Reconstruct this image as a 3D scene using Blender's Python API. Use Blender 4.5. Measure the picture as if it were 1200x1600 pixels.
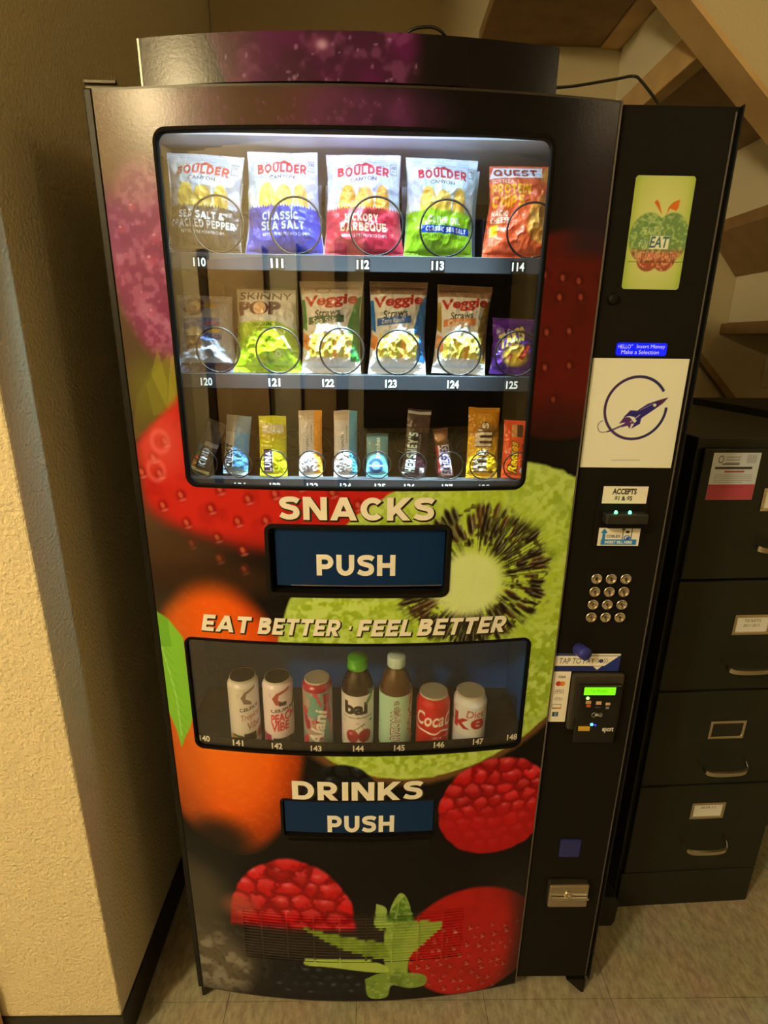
import bpy, bmesh, math, random
import numpy as np
from mathutils import Matrix, Vector

# ------------------------------------------------------------------ scene, camera, world, lights
scene = bpy.context.scene
COL = scene.collection
for o in list(bpy.data.objects):
    bpy.data.objects.remove(o)

FPX = 850.0
CAM = np.array([0.40734, -0.90071, 1.50011])
PITCH, YAW, ROLL = 0.30320, 0.01879, -0.01286

def cam_rows():
    cp, sp, cy, sy = math.cos(PITCH), math.sin(PITCH), math.cos(YAW), math.sin(YAW)
    cr, sr = math.cos(ROLL), math.sin(ROLL)
    fwd = np.array([sy*cp, cy*cp, -sp]); right = np.array([cy, -sy, 0.0]); down = np.cross(fwd, right)
    return np.stack([cr*right + sr*down, -sr*right + cr*down, fwd])
RC = cam_rows()

def ray(px, py):
    return np.array([(px-600)/FPX, (py-800)/FPX, 1.0]) @ RC
def on_y(px, py, y=0.0):
    d = ray(px, py); return CAM + d*((y-CAM[1])/d[1])
def on_z(px, py, z=0.0):
    d = ray(px, py); return CAM + d*((z-CAM[2])/d[2])

cd = bpy.data.cameras.new('camera'); cam = bpy.data.objects.new('camera', cd); COL.objects.link(cam)
cd.sensor_fit = 'VERTICAL'; cd.sensor_height = 36.0; cd.lens = FPX/1600*36.0; cd.clip_start = 0.02
M = Matrix(((RC[0][0], -RC[1][0], -RC[2][0], CAM[0]), (RC[0][1], -RC[1][1], -RC[2][1], CAM[1]),
            (RC[0][2], -RC[1][2], -RC[2][2], CAM[2]), (0, 0, 0, 1)))
cam.matrix_world = M
scene.camera = cam

world = bpy.data.worlds.new('world'); scene.world = world; world.use_nodes = True
bg = world.node_tree.nodes['Background']; bg.inputs[0].default_value = (1.0, 0.72, 0.40, 1); bg.inputs[1].default_value = 0.01
vs = scene.view_settings
vs.view_transform = 'Standard'; vs.look = 'None'; vs.gamma = 1.0; vs.exposure = 0.0; vs.use_curve_mapping = False

def area(name, loc, target, sx, sy, watts, color):
    l = bpy.data.lights.new(name, 'AREA'); l.shape = 'RECTANGLE'; l.size = sx; l.size_y = sy; l.energy = watts; l.color = color
    o = bpy.data.objects.new(name, l); COL.objects.link(o); o.location = loc
    d = Vector(target) - Vector(loc); o.rotation_euler = d.to_track_quat('-Z', 'Y').to_euler()
    return o
WARM = (1.0, 0.80, 0.43)
LAMPS = (((-1.30, -1.96, 2.60), 305.0), ((1.90, -1.30, 2.45), 14.0))      # glowing globes hung in the hall, built below: place, strength
LED = (0.62, 0.91, 1.0)
area('door_led_light', (0.378, -0.021, 1.815), (0.378, -0.121, 1.715), 0.40, 0.010, 14.0, LED)       # strip inside the top of the door
lens = area('door_led_lens_light', (0.378, -0.018, 1.812), (0.378, 0.062, 1.30), 0.44, 0.006, 3.4, LED); lens.data.spread = math.radians(26)      # added narrow fill light, brightens the lower shelves
area('snack_led_light', (0.378, 0.030, 1.800), (0.378, 0.075, 1.70), 0.58, 0.012, 0.45, LED)      # strip under the compartment roof

# ------------------------------------------------------------------ helpers: materials
def lin(c):
    c = np.asarray(c, float)/255.0
    return np.where(c <= 0.04045, c/12.92, ((c+0.055)/1.055)**2.4)
LIGHT = np.array([0.88, 0.68, 0.36])*1.05      # how the warm lamp tints a white sheet: seen colour -> surface colour
def seen(c):
    return np.clip(lin(c)/LIGHT, 0.002, 0.92)

MATS = {}
def mat(name, rgb, rough=0.5, metal=0.0, bump=None, noise=None, spec=0.5, emit=None, emit_s=0.0, coat=0.0):
    """rgb is linear surface colour; bump=(scale,strength); noise=(scale,amount,color2)"""
    if name in MATS: return MATS[name]
    m = bpy.data.materials.new(name); m.use_nodes = True; nt = m.node_tree; b = nt.nodes['Principled BSDF']
    b.inputs['Base Color'].default_value = (*rgb, 1); b.inputs['Roughness'].default_value = rough
    b.inputs['Metallic'].default_value = metal; b.inputs['Specular IOR Level'].default_value = spec
    b.inputs['Coat Weight'].default_value = coat
    if emit is not None:
        b.inputs['Emission Color'].default_value = (*emit, 1); b.inputs['Emission Strength'].default_value = emit_s
    tc = nt.nodes.new('ShaderNodeTexCoord')
    if noise:
        n = nt.nodes.new('ShaderNodeTexNoise'); n.inputs['Scale'].default_value = noise[0]; n.inputs['Detail'].default_value = 6
        nt.links.new(tc.outputs['Object'], n.inputs['Vector'])
        r = nt.nodes.new('ShaderNodeValToRGB'); r.color_ramp.elements[0].position = 0.35; r.color_ramp.elements[1].position = 0.68
        r.color_ramp.elements[0].color = (*rgb, 1); r.color_ramp.elements[1].color = (*noise[1], 1)
        nt.links.new(n.outputs['Fac'], r.inputs[0]); nt.links.new(r.outputs[0], b.inputs['Base Color'])
    if bump:
        n2 = nt.nodes.new('ShaderNodeTexNoise'); n2.inputs['Scale'].default_value = bump[0]; n2.inputs['Detail'].default_value = 4
        nt.links.new(tc.outputs['Object'], n2.inputs['Vector'])
        bp = nt.nodes.new('ShaderNodeBump'); bp.inputs['Strength'].default_value = bump[1]; bp.inputs['Distance'].default_value = 0.005
        nt.links.new(n2.outputs['Fac'], bp.inputs['Height']); nt.links.new(bp.outputs['Normal'], b.inputs['Normal'])
    MATS[name] = m; return m

def print_mat(name, rough=0.35, emit=0.0, spec=0.5, metal=0.0, bump=0.0):
    """printed film: colour comes from the colour attribute of the mesh"""
    if name in MATS: return MATS[name]
    m = bpy.data.materials.new(name); m.use_nodes = True; nt = m.node_tree; b = nt.nodes['Principled BSDF']
    a = nt.nodes.new('ShaderNodeAttribute'); a.attribute_name = 'Col'
    nt.links.new(a.outputs['Color'], b.inputs['Base Color'])
    b.inputs['Roughness'].default_value = rough; b.inputs['Specular IOR Level'].default_value = spec; b.inputs['Metallic'].default_value = metal
    if emit:
        nt.links.new(a.outputs['Color'], b.inputs['Emission Color']); b.inputs['Emission Strength'].default_value = emit
    if bump:
        tc = nt.nodes.new('ShaderNodeTexCoord'); n2 = nt.nodes.new('ShaderNodeTexNoise'); n2.inputs['Scale'].default_value = 220
        nt.links.new(tc.outputs['Object'], n2.inputs['Vector'])
        bp = nt.nodes.new('ShaderNodeBump'); bp.inputs['Strength'].default_value = bump; bp.inputs['Distance'].default_value = 0.002
        nt.links.new(n2.outputs['Fac'], bp.inputs['Height']); nt.links.new(bp.outputs['Normal'], b.inputs['Normal'])
    MATS[name] = m; return m

def glass_mat(name, refl=0.09, edge=0.6, tint=(1, 1, 1), rough=0.0):
    if name in MATS: return MATS[name]
    m = bpy.data.materials.new(name); m.use_nodes = True; nt = m.node_tree; nt.nodes.clear()
    out = nt.nodes.new('ShaderNodeOutputMaterial'); mx = nt.nodes.new('ShaderNodeMixShader')
    tr = nt.nodes.new('ShaderNodeBsdfTransparent'); tr.inputs[0].default_value = (*tint, 1)
    gl = nt.nodes.new('ShaderNodeBsdfGlossy'); gl.inputs['Roughness'].default_value = rough
    lw = nt.nodes.new('ShaderNodeLayerWeight'); lw.inputs[0].default_value = 0.5
    pw = nt.nodes.new('ShaderNodeMath'); pw.operation = 'POWER'; pw.inputs[1].default_value = 4.0
    ml = nt.nodes.new('ShaderNodeMath'); ml.operation = 'MULTIPLY_ADD'; ml.inputs[1].default_value = edge; ml.inputs[2].default_value = refl
    nt.links.new(lw.outputs['Facing'], pw.inputs[0]); nt.links.new(pw.outputs[0], ml.inputs[0])
    nt.links.new(ml.outputs[0], mx.inputs[0]); nt.links.new(tr.outputs[0], mx.inputs[1]); nt.links.new(gl.outputs[0], mx.inputs[2])
    nt.links.new(mx.outputs[0], out.inputs[0]); MATS[name] = m; return m

# ------------------------------------------------------------------ helpers: objects
def tag(o, label=None, cat=None, group=None, kind=None):
    if label: o['label'] = label
    if cat: o['category'] = cat
    if group: o['group'] = group
    if kind: o['kind'] = kind
    return o
def empty(name, loc=(0, 0, 0), rz=0.0):
    o = bpy.data.objects.new(name, None); COL.objects.link(o); o.location = loc; o.rotation_euler = (0, 0, rz)
    o.empty_display_size = 0.05; return o
def link(name, me, m, parent=None, smooth=False):
    o = bpy.data.objects.new(name, me); COL.objects.link(o)
    if m is not None:
        me.materials.clear(); me.materials.append(m)
    if smooth:
        me.polygons.foreach_set('use_smooth', [True]*len(me.polygons))
    if parent is not None: o.parent = parent
    return o
def obj_pd(name, verts, faces, m, parent=None, smooth=False):
    me = bpy.data.meshes.new(name); me.from_pydata([tuple(map(float, v)) for v in verts], [], faces); me.update()
    return link(name, me, m, parent, smooth)
def bm_box(bm, x0, x1, y0, y1, z0, z1):
    vs_ = [bm.verts.new(p) for p in ((x0,y0,z0),(x1,y0,z0),(x1,y1,z0),(x0,y1,z0),(x0,y0,z1),(x1,y0,z1),(x1,y1,z1),(x0,y1,z1))]
    for f in ((0,3,2,1),(4,5,6,7),(0,1,5,4),(1,2,6,5),(2,3,7,6),(3,0,4,7)):
        bm.faces.new([vs_[i] for i in f])
def boxes(name, blist, m, parent=None, bevel=0.0, seg=2):
    bm = bmesh.new()
    for b in blist: bm_box(bm, *b)
    if bevel: bmesh.ops.bevel(bm, geom=bm.edges[:], offset=bevel, segments=seg, affect='EDGES', profile=0.5)
    me = bpy.data.meshes.new(name); bm.to_mesh(me); bm.free()
    return link(name, me, m, parent)
def box(name, x0, x1, y0, y1, z0, z1, m, parent=None, bevel=0.0, seg=2):
    return boxes(name, [(x0, x1, y0, y1, z0, z1)], m, parent, bevel, seg)
def prism(name, poly, y0, y1, m, parent=None):
    """polygon in x,z extruded along y"""
    n = len(poly); v = [(x, y0, z) for x, z in poly] + [(x, y1, z) for x, z in poly]
    f = [tuple(range(n)), tuple(range(2*n-1, n-1, -1))] + [(i, i+n, (i+1) % n+n, (i+1) % n) for i in range(n)]
    o = obj_pd(name, v, f, m, parent)
    bm = bmesh.new(); bm.from_mesh(o.data); bmesh.ops.recalc_face_normals(bm, faces=bm.faces); bm.to_mesh(o.data); bm.free()
    return o
def tube_data(path, r, n=8):
    path = np.asarray(path, float); N = len(path); V = []; F = []
    t = np.gradient(path, axis=0); t /= np.linalg.norm(t, axis=1)[:, None]+1e-12
    up = np.array([0.0, 0.0, 1.0]) if abs(t[0][2]) < 0.9 else np.array([1.0, 0.0, 0.0])
    a = np.cross(t[0], up); a /= np.linalg.norm(a)
    for i in range(N):
        a = a - t[i]*(a @ t[i]); a /= np.linalg.norm(a); b = np.cross(t[i], a)
        for k in range(n):
            th = 2*math.pi*k/n; V.append(path[i]+r*(math.cos(th)*a+math.sin(th)*b))
    for i in range(N-1):
        for k in range(n):
            F.append((i*n+k, i*n+(k+1) % n, (i+1)*n+(k+1) % n, (i+1)*n+k))
    F.append(tuple(range(n-1, -1, -1))); F.append(tuple(range((N-1)*n, N*n)))
    return V, F
def tube(name, path, r, m, parent=None, n=8):
    V, F = tube_data(path, r, n); return obj_pd(name, V, F, m, parent, True)
def spline(pts, n=12):
    P = np.asarray(pts, float); P = np.vstack([2*P[0]-P[1], P, 2*P[-1]-P[-2]]); out = []
    for i in range(1, len(P)-2):
        for t in np.linspace(0, 1, n, endpoint=False):
            out.append(0.5*((2*P[i])+(-P[i-1]+P[i+1])*t+(2*P[i-1]-5*P[i]+4*P[i+1]-P[i+2])*t*t+(-P[i-1]+3*P[i]-3*P[i+1]+P[i+2])*t**3))
    out.append(P[-2]); return np.array(out)
def lathe(name, prof, m, parent=None, n=48, cols=None, smooth=True, loc=(0, 0, 0), caps=(True, True)):
    """prof: (r,z) list; cols: function(theta[n], k) -> colours"""
    V = []; F = []; N = len(prof)
    th = np.linspace(0, 2*math.pi, n, endpoint=False)
    for r, z in prof:
        for t in th: V.append((loc[0]+r*math.sin(t), loc[1]-r*math.cos(t), loc[2]+z))
    for i in range(N-1):
        for k in range(n):
            F.append((i*n+k, i*n+(k+1) % n, (i+1)*n+(k+1) % n, (i+1)*n+k))
    if caps[0] and prof[0][0] > 1e-6: F.append(tuple(range(n-1, -1, -1)))
    if caps[1] and prof[-1][0] > 1e-6: F.append(tuple(range((N-1)*n, N*n)))
    o = obj_pd(name, V, F, m, parent, smooth)
    if cols is not None:
        at = o.data.color_attributes.new('Col', 'FLOAT_COLOR', 'POINT')
        C = np.ones((N*n, 4)); C[:, :3] = cols.reshape(-1, 3); at.data.foreach_set('color', C.astype(np.float32).ravel())
    return o

def grid_mesh(name, P, C, keep=None, flip=False):
    """P (ny,nx,3) points, C (ny,nx,3) linear colours, keep (ny-1,nx-1) mask of cells"""
    ny, nx = P.shape[:2]; idx = np.arange(ny*nx).reshape(ny, nx)
    q = np.stack([idx[:-1, :-1], idx[:-1, 1:], idx[1:, 1:], idx[1:, :-1]], -1)
    q = q[keep] if keep is not None else q.reshape(-1, 4)
    if flip: q = q[:, ::-1]
    used = np.zeros(ny*nx, bool); used[q.ravel()] = True
    remap = np.cumsum(used)-1; q = remap[q]
    V = P.reshape(-1, 3)[used]; n = len(q)
    me = bpy.data.meshes.new(name); me.vertices.add(len(V)); me.vertices.foreach_set('co', V.astype(np.float32).ravel())
    me.loops.add(n*4); me.loops.foreach_set('vertex_index', q.astype(np.int32).ravel())
    me.polygons.add(n); me.polygons.foreach_set('loop_start', np.arange(0, n*4, 4, dtype=np.int32))
    me.polygons.foreach_set('use_smooth', np.ones(n, bool))
    me.update(calc_edges=True)
    at = me.color_attributes.new('Col', 'FLOAT_COLOR', 'POINT')
    cc = np.ones((len(V), 4), np.float32); cc[:, :3] = C.reshape(-1, 3)[used]; at.data.foreach_set('color', cc.ravel())
    return me

# ------------------------------------------------------------------ helpers: text and drawing
_TX = {}
def text_tris(s, bold=0.0):
    """triangles (n,3,2) of a word set in the built-in font, scaled to a unit box; and its width/height"""
    key = (s, bold)
    if key in _TX: return _TX[key]
    cu = bpy.data.curves.new('t', 'FONT'); cu.body = s; cu.offset = bold; cu.resolution_u = 3; cu.size = 1.0
    o = bpy.data.objects.new('t', cu); COL.objects.link(o)
    dg = bpy.context.evaluated_depsgraph_get(); dg.update()
    ev = o.evaluated_get(dg); me = ev.to_mesh(); me.calc_loop_triangles()
    co = np.array([v.co[:2] for v in me.vertices]); tr = np.array([t.vertices[:] for t in me.loop_triangles])
    ev.to_mesh_clear(); bpy.data.objects.remove(o); bpy.data.curves.remove(cu)
    lo, hi = co.min(0), co.max(0); asp = (hi[0]-lo[0])/(hi[1]-lo[1])
    r = ((co-lo)/(hi-lo), tr, asp); _TX[key] = r; return r
def text_verts(s, bold, x0, y0, x1, y1, shear=0.0, arc=0.0, rot=0.0):
    co, tr, _ = text_tris(s, bold); w, h = x1-x0, y1-y0
    u, v = co[:, 0], co[:, 1]
    X = (u-0.5)*w + shear*(v-0.5)*h; Y = (v-0.5)*h + arc*h*(1-(2*u-1)**2)
    c, s_ = math.cos(rot), math.sin(rot)
    return np.stack([(x0+x1)/2 + X*c - Y*s_, (y0+y1)/2 + X*s_ + Y*c], 1), tr
def text_mesh(name, s, bold, x0, z0, x1, z1, yfun, m, parent, shear=0.0, arc=0.0, rot=0.0, bend=None):
    co, tr = text_verts(s, bold, x0, z0, x1, z1, shear, arc, rot)
    if bend: co = bend(co)
    V = [(x, yfun(x, z), z) for x, z in co]
    return obj_pd(name, V, [tuple(map(int, t)) for t in tr], m, parent)

def vnoise(ny, nx, sy, sx, rng):
    """smooth value noise, cells of sy by sx samples"""
    gy, gx = int(ny/sy)+3, int(nx/sx)+3; g = rng.random((gy, gx))
    y = np.arange(ny)/sy; x = np.arange(nx)/sx; iy = y.astype(int); ix = x.astype(int)
    fy = y-iy; fx = x-ix; fy = fy*fy*(3-2*fy); fx = fx*fx*(3-2*fx); fy = fy[:, None]
    a = g[iy][:, ix]*(1-fx)+g[iy][:, ix+1]*fx; b = g[iy+1][:, ix]*(1-fx)+g[iy+1][:, ix+1]*fx
    return a*(1-fy)+b*fy
def fbm(ny, nx, s, rng, octv=3):
    t = 0; a = 1.0; tot = 0
    for k in range(octv):
        t = t+a*vnoise(ny, nx, max(s/2**k, 1.01), max(s/2**k, 1.01), rng); tot += a; a *= 0.5
    return t/tot
def sst(a, b, x):
    t = np.clip((x-a)/(b-a), 0, 1); return t*t*(3-2*t)

# sturdy sans capitals drawn with strokes (cap height 1), for the big words on the machine
_H = 0.115
def _arc(cx, cy, rx, ry, a0, a1, n=14):
    return [(cx+rx*math.cos(math.radians(a)), cy+ry*math.sin(math.radians(a))) for a in np.linspace(a0, a1, n)]
def glyph(ch):
    h = _H; t = 2*h
    if ch == 'I': return t, [[(h, 0), (h, 1)]]
    if ch == 'E': w = 0.66; return w, [[(h, 0), (h, 1)], [(0, h), (w, h)], [(0, .5), (w*.92, .5)], [(0, 1-h), (w, 1-h)]]
    if ch == 'F': w = 0.64; return w, [[(h, 0), (h, 1)], [(0, .47), (w*.92, .47)], [(0, 1-h), (w, 1-h)]]
    if ch == 'L': w = 0.62; return w, [[(h, 0), (h, 1)], [(0, h), (w, h)]]
    if ch == 'T': w = 0.74; return w, [[(w/2, 0), (w/2, 1)], [(0, 1-h), (w, 1-h)]]
    if ch == 'H': w = 0.80; return w, [[(h, 0), (h, 1)], [(w-h, 0), (w-h, 1)], [(h, .5), (w-h, .5)]]
    if ch == 'N': w = 0.86; return w, [[(h, 0), (h, 1)], [(w-h, 0), (w-h, 1)], [(h*.6, 1.12), (w-h*.6, -.12)]]
    if ch == 'K': w = 0.84; return w, [[(h, 0), (h, 1)], [(h, .26), (w-.02, 1.12)], [(.30, .56), (w-.05, -.10)]]
    if ch == 'A': w = 0.94; return w, [[(.05, -.15), (w/2+.025, 1.08)], [(w-.05, -.15), (w/2-.025, 1.08)], [(.2, .28), (w-.2, .28)]]
    if ch == 'U': w = 0.78; return w, [[(h, 1), (h, .42)]+_arc(w/2, .42, w/2-h, .42-h, 180, 360)+[(w-h, 1)]]
    if ch == 'C': w = 0.84; return w, [_arc(w/2+.03, .5, w/2-h+.02, .5-h, 42, 318, 22)]
    if ch == 'D': w = 0.84; return w, [[(h, 0), (h, 1)], [(h, 1-h), (.40, 1-h)]+_arc(.40, .5, w-.40-h, .5-h, 90, -90)+[(h, h)]]
    if ch in 'PR':
        w = 0.74; s = [[(h, 0), (h, 1)], [(h, 1-h), (.40, 1-h)]+_arc(.40, .655, w-.40-h, .345-h, 90, -90)+[(h, .31+h)]]
        if ch == 'R': w = 0.80; s.append([(.36, .38), (w-.07, -.14)])
        return w, s
    if ch == 'B':
        w = 0.76; return w, [[(h, 0), (h, 1)], [(h, 1-h), (.42, 1-h)]+_arc(.42, .755, .18, .245-h, 90, -90)+[(h, .51)], [(h, .51), (.44, .51)]+_arc(.44, .31, w-.44-h, .20, 90, -90)+[(h, h)]]
    if ch == 'S':
        w = 0.74; p_ = [(.70, .80), (.57, .872), (.38, .887), (.20, .845), (.125, .735), (.19, .61), (.37, .545), (.56, .475), (.625, .34), (.585, .195), (.42, .113), (.24, .125), (.045, .215)]
        return w, [[tuple(q_) for q_ in spline(p_, 4)]]
    if ch == 'O': w = 0.90; return w, [_arc(w/2, .5, w/2-h, .5-h, 0, 360, 28)]
    if ch == 'Q': w = 0.90; return w, [_arc(w/2, .5, w/2-h, .5-h, 0, 360, 28), [(.52, .34), (.86, -.02)]]
    if ch == 'G': w = 0.86; return w, [_arc(w/2+.02, .5, w/2-h+.01, .5-h, 42, 340, 22)+[(w-h, .45)], [(.46, .45), (w, .45)]]
    if ch == 'Y': w = 0.86; return w, [[(.03, 1.12), (w/2, .46)], [(w-.03, 1.12), (w/2, .46)], [(w/2, 0), (w/2, .52)]]
    if ch == 'V': w = 0.90; return w, [[(.05, 1.15), (w/2+.02, -.08)], [(w-.05, 1.15), (w/2-.02, -.08)]]
    if ch == 'M': w = 1.02; return w, [[(h, 0), (h, 1)], [(w-h, 0), (w-h, 1)], [(h*.7, 1.12), (w/2+.03, .22)], [(w-h*.7, 1.12), (w/2-.03, .22)]]
    if ch == "'": return 0.22, [[(.11, .72), (.11, 1)]]
    if ch == '&': w = 0.86; return w, [[tuple(q_) for q_ in spline([(w, .02), (.50, .42), (.22, .70), (.24, .86), (.40, .90), (.50, .78), (.40, .62), (.16, .44), (.11, .26), (.24, .12), (.46, .12), (.64, .28), (.74, .50)], 4)]]
    return 0.30, [[(.15, .40), (.15, .62)]]
def _clip(poly, lo, hi):
    for s, c in ((1, lo), (-1, -hi)):
        out = []
        for i in range(len(poly)):
            a, b = poly[i-1], poly[i]; da, db = s*a[1]-c, s*b[1]-c
            if (da >= 0) != (db >= 0): f = da/(da-db); out.append((a[0]+(b[0]-a[0])*f, a[1]+(b[1]-a[1])*f))
            if db >= 0: out.append(b)
        poly = out
        if not poly: return []
    return poly
def word_polys(word, grow=0.0, gap=0.13):
    """convex pieces of a word, x in 0..1 over its width, y in 0..1 over the cap height"""
    x = 0.0; out = []
    for ch in word:
        if ch == ' ': x += 0.38; continue
        w, st_ = glyph(ch)
        for pl in st_:
            P = np.array([q_ for i_, q_ in enumerate(pl) if i_ == 0 or math.dist(q_, pl[i_-1]) > 1e-4], float); d = np.diff(P, axis=0); L = np.hypot(d[:, 0], d[:, 1])+1e-9; d = d/L[:, None]
            P = P.copy(); P[0] = P[0]-d[0]*grow; P[-1] = P[-1]+d[-1]*grow
            nn = np.stack([-d[:, 1], d[:, 0]], 1); th = _H+grow
            off = []
            for i in range(len(P)):
                if i == 0: o_ = nn[0]
                elif i == len(P)-1: o_ = nn[-1]
                else:
                    o_ = nn[i-1]+nn[i]; o_ = o_/(o_ @ nn[i]) if abs(o_ @ nn[i]) > 0.3 else nn[i]
                off.append(o_*th)
            for i in range(len(P)-1):
                q_ = [tuple(P[i]+off[i]), tuple(P[i]-off[i]), tuple(P[i+1]-off[i+1]), tuple(P[i+1]+off[i+1])]
                q_ = _clip(q_, -grow, 1+grow)
                if len(q_) > 2: out.append([(x+a, b) for a, b in q_])
        x += w+gap
    W = x-gap
    return [[(a/W, b) for a, b in q_] for q_ in out], W
def word_mesh(name, word, x0, z0, x1, z1, yfun, m, parent, shear=0.0, grow=0.0, dx=0.0, dz=0.0):
    pl, W = word_polys(word, grow); V = []; F = []; w, h = x1-x0, z1-z0
    for q_ in pl:
        F.append(tuple(range(len(V), len(V)+len(q_))))
        for a, b in q_:
            X_ = x0+a*w+shear*(b-0.5)*h+dx; Z_ = z0+b*h+dz; V.append((X_, yfun(X_, Z_), Z_))
    o = obj_pd(name, V, F, m, parent)
    bm = bmesh.new(); bm.from_mesh(o.data)
    for f in bm.faces:
        f.normal_update()
        if f.normal.y > 0: f.normal_flip()
    bm.to_mesh(o.data); bm.free(); return o

class Canvas:
    """a colour sheet (seen colours 0-255) on a regular grid covering [x0,x1] x [y0,y1]"""
    def __init__(s, x0, y0, x1, y1, res, base=(0, 0, 0), resy=None):
        s.x0, s.y0, s.x1, s.y1 = x0, y0, x1, y1
        s.nx = max(4, int(round((x1-x0)/res))+1); s.ny = max(4, int(round((y1-y0)/(resy or res)))+1)
        s.A = np.ones((s.ny, s.nx, 3))*np.array(base, float)
        s.X, s.Y = np.meshgrid(np.linspace(x0, x1, s.nx), np.linspace(y0, y1, s.ny))
        s.kx = (s.nx-1)/(x1-x0); s.ky = (s.ny-1)/(y1-y0)
    def win(s, x0, y0, x1, y1):
        i0 = max(0, int((x0-s.x0)*s.kx)-1); i1 = min(s.nx, int((x1-s.x0)*s.kx)+3)
        j0 = max(0, int((y0-s.y0)*s.ky)-1); j1 = min(s.ny, int((y1-s.y0)*s.ky)+3)
        return (slice(j0, max(j0, j1)), slice(i0, max(i0, i1)))
    def put(s, w, m, c):
        m = np.clip(m, 0, 1)[..., None]; s.A[w] = s.A[w]*(1-m)+np.asarray(c, float)*m
    def all(s, m, c): s.put((slice(None), slice(None)), m, c)
    def rect(s, x0, y0, x1, y1, c, soft=None, a=1.0):
        sx = soft or 0.6/s.kx; sy = soft or 0.6/s.ky
        w = s.win(x0-sx*2, y0-sy*2, x1+sx*2, y1+sy*2); X, Y = s.X[w], s.Y[w]
        if X.size == 0: return
        s.put(w, a*sst(x0-sx, x0+sx, X)*(1-sst(x1-sx, x1+sx, X))*sst(y0-sy, y0+sy, Y)*(1-sst(y1-sy, y1+sy, Y)), c)
    def ell(s, cx, cy, rx, ry, c, soft=0.08, rot=0.0, a=1.0, ring=None):
        R = max(rx, ry)*(1.1+soft); w = s.win(cx-R, cy-R, cx+R, cy+R); X, Y = s.X[w]-cx, s.Y[w]-cy
        if X.size == 0: return
        co, si = math.cos(rot), math.sin(rot); e = np.hypot((X*co+Y*si)/rx, (-X*si+Y*co)/ry)
        m = 1-sst(1-soft, 1+soft, e)
        if ring: m = m*sst(1-ring-soft, 1-ring+soft, e)
        s.put(w, m*a, c)
    def tris(s, co, tr, c, a=1.0, ss=3):
        lo, hi = co.min(0), co.max(0); w = s.win(lo[0], lo[1], hi[0], hi[1]); h_, w_ = s.X[w].shape
        if h_ == 0 or w_ == 0: return
        j0, i0 = w[0].start, w[1].start
        px = np.stack([((co[:, 0]-s.x0)*s.kx-i0+0.5)*ss, ((co[:, 1]-s.y0)*s.ky-j0+0.5)*ss], 1)
        M_ = np.zeros((h_*ss, w_*ss), bool)
        for t in tr:
            p = px[t]; x0 = max(0, int(p[:, 0].min()-0.5)); x1 = min(w_*ss, int(p[:, 0].max()+1.5))
            y0 = max(0, int(p[:, 1].min()-0.5)); y1 = min(h_*ss, int(p[:, 1].max()+1.5))
            if x1 <= x0 or y1 <= y0: continue
            gx = np.arange(x0, x1)+0.5; gy = (np.arange(y0, y1)+0.5)[:, None]
            d = lambda a_, b_: (p[b_, 0]-p[a_, 0])*(gy-p[a_, 1])-(p[b_, 1]-p[a_, 1])*(gx-p[a_, 0])
            e0, e1, e2 = d(0, 1), d(1, 2), d(2, 0)
            M_[y0:y1, x0:x1] |= ((e0 >= 0) & (e1 >= 0) & (e2 >= 0)) | ((e0 <= 0) & (e1 <= 0) & (e2 <= 0))
        s.put(w, a*M_.reshape(h_, ss, w_, ss).mean((1, 3)), c)
    def text(s, t, x0, y0, x1, y1, c, bold=0.02, shear=0.0, arc=0.0, rot=0.0, a=1.0):
        co, tr = text_verts(t, bold, x0, y0, x1, y1, shear, arc, rot); s.tris(co, tr, c, a)
    def block(s, word, x0, y0, x1, y1, c, shear=0.0, arc=0.0, grow=0.0, a=1.0, up=False):
        pl, _ = word_polys(word, grow, 0.15); V = []; T_ = []
        for q_ in pl:
            k = len(V); T_ += [(k, k+i, k+i+1) for i in range(1, len(q_)-1)]; V += q_
        V = np.array(V); u, v = V[:, 0], V[:, 1]
        if up: co = np.stack([x1-v*(x1-x0), y0+u*(y1-y0)+shear*(v-0.5)*(y1-y0)*0.2], 1)      # word runs up the sheet
        else: co = np.stack([x0+u*(x1-x0)+shear*(v-0.5)*(y1-y0), y0+v*(y1-y0)+arc*(y1-y0)*(1-(2*u-1)**2)], 1)
        s.tris(co, np.array(T_), c, a)
    def poly(s, pts, c, a=1.0):
        from mathutils.geometry import tessellate_polygon
        P = np.array(pts, float); tr = tessellate_polygon([[Vector((x, y, 0)) for x, y in P]])
        s.tris(P, np.array(tr), c, a)
    def line(s, pts, wd, c, a=1.0):
        P = np.array(pts, float)
        for p, q in zip(P[:-1], P[1:]):
            d = q-p; n = np.array([-d[1], d[0]])/(np.hypot(*d)+1e-9)*wd/2
            s.tris(np.array([p+n, q+n, q-n, p-n]), np.array([[0, 1, 2], [0, 2, 3]]), c, a)
    def lin(s, light=True):
        return seen(s.A) if light else lin(s.A)
    def sample(s, x, y):
        i = np.clip((np.asarray(x)-s.x0)*s.kx, 0, s.nx-1.001); j = np.clip((np.asarray(y)-s.y0)*s.ky, 0, s.ny-1.001)
        return s.A[j.round().astype(int), i.round().astype(int)]

def sheet(name, cv, fmap, m, parent=None, light=True, keep=None):
    P = np.stack(fmap(cv.X, cv.Y), -1); me = grid_mesh(name, P, cv.lin(light), keep)
    return link(name, me, m, parent)
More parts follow.
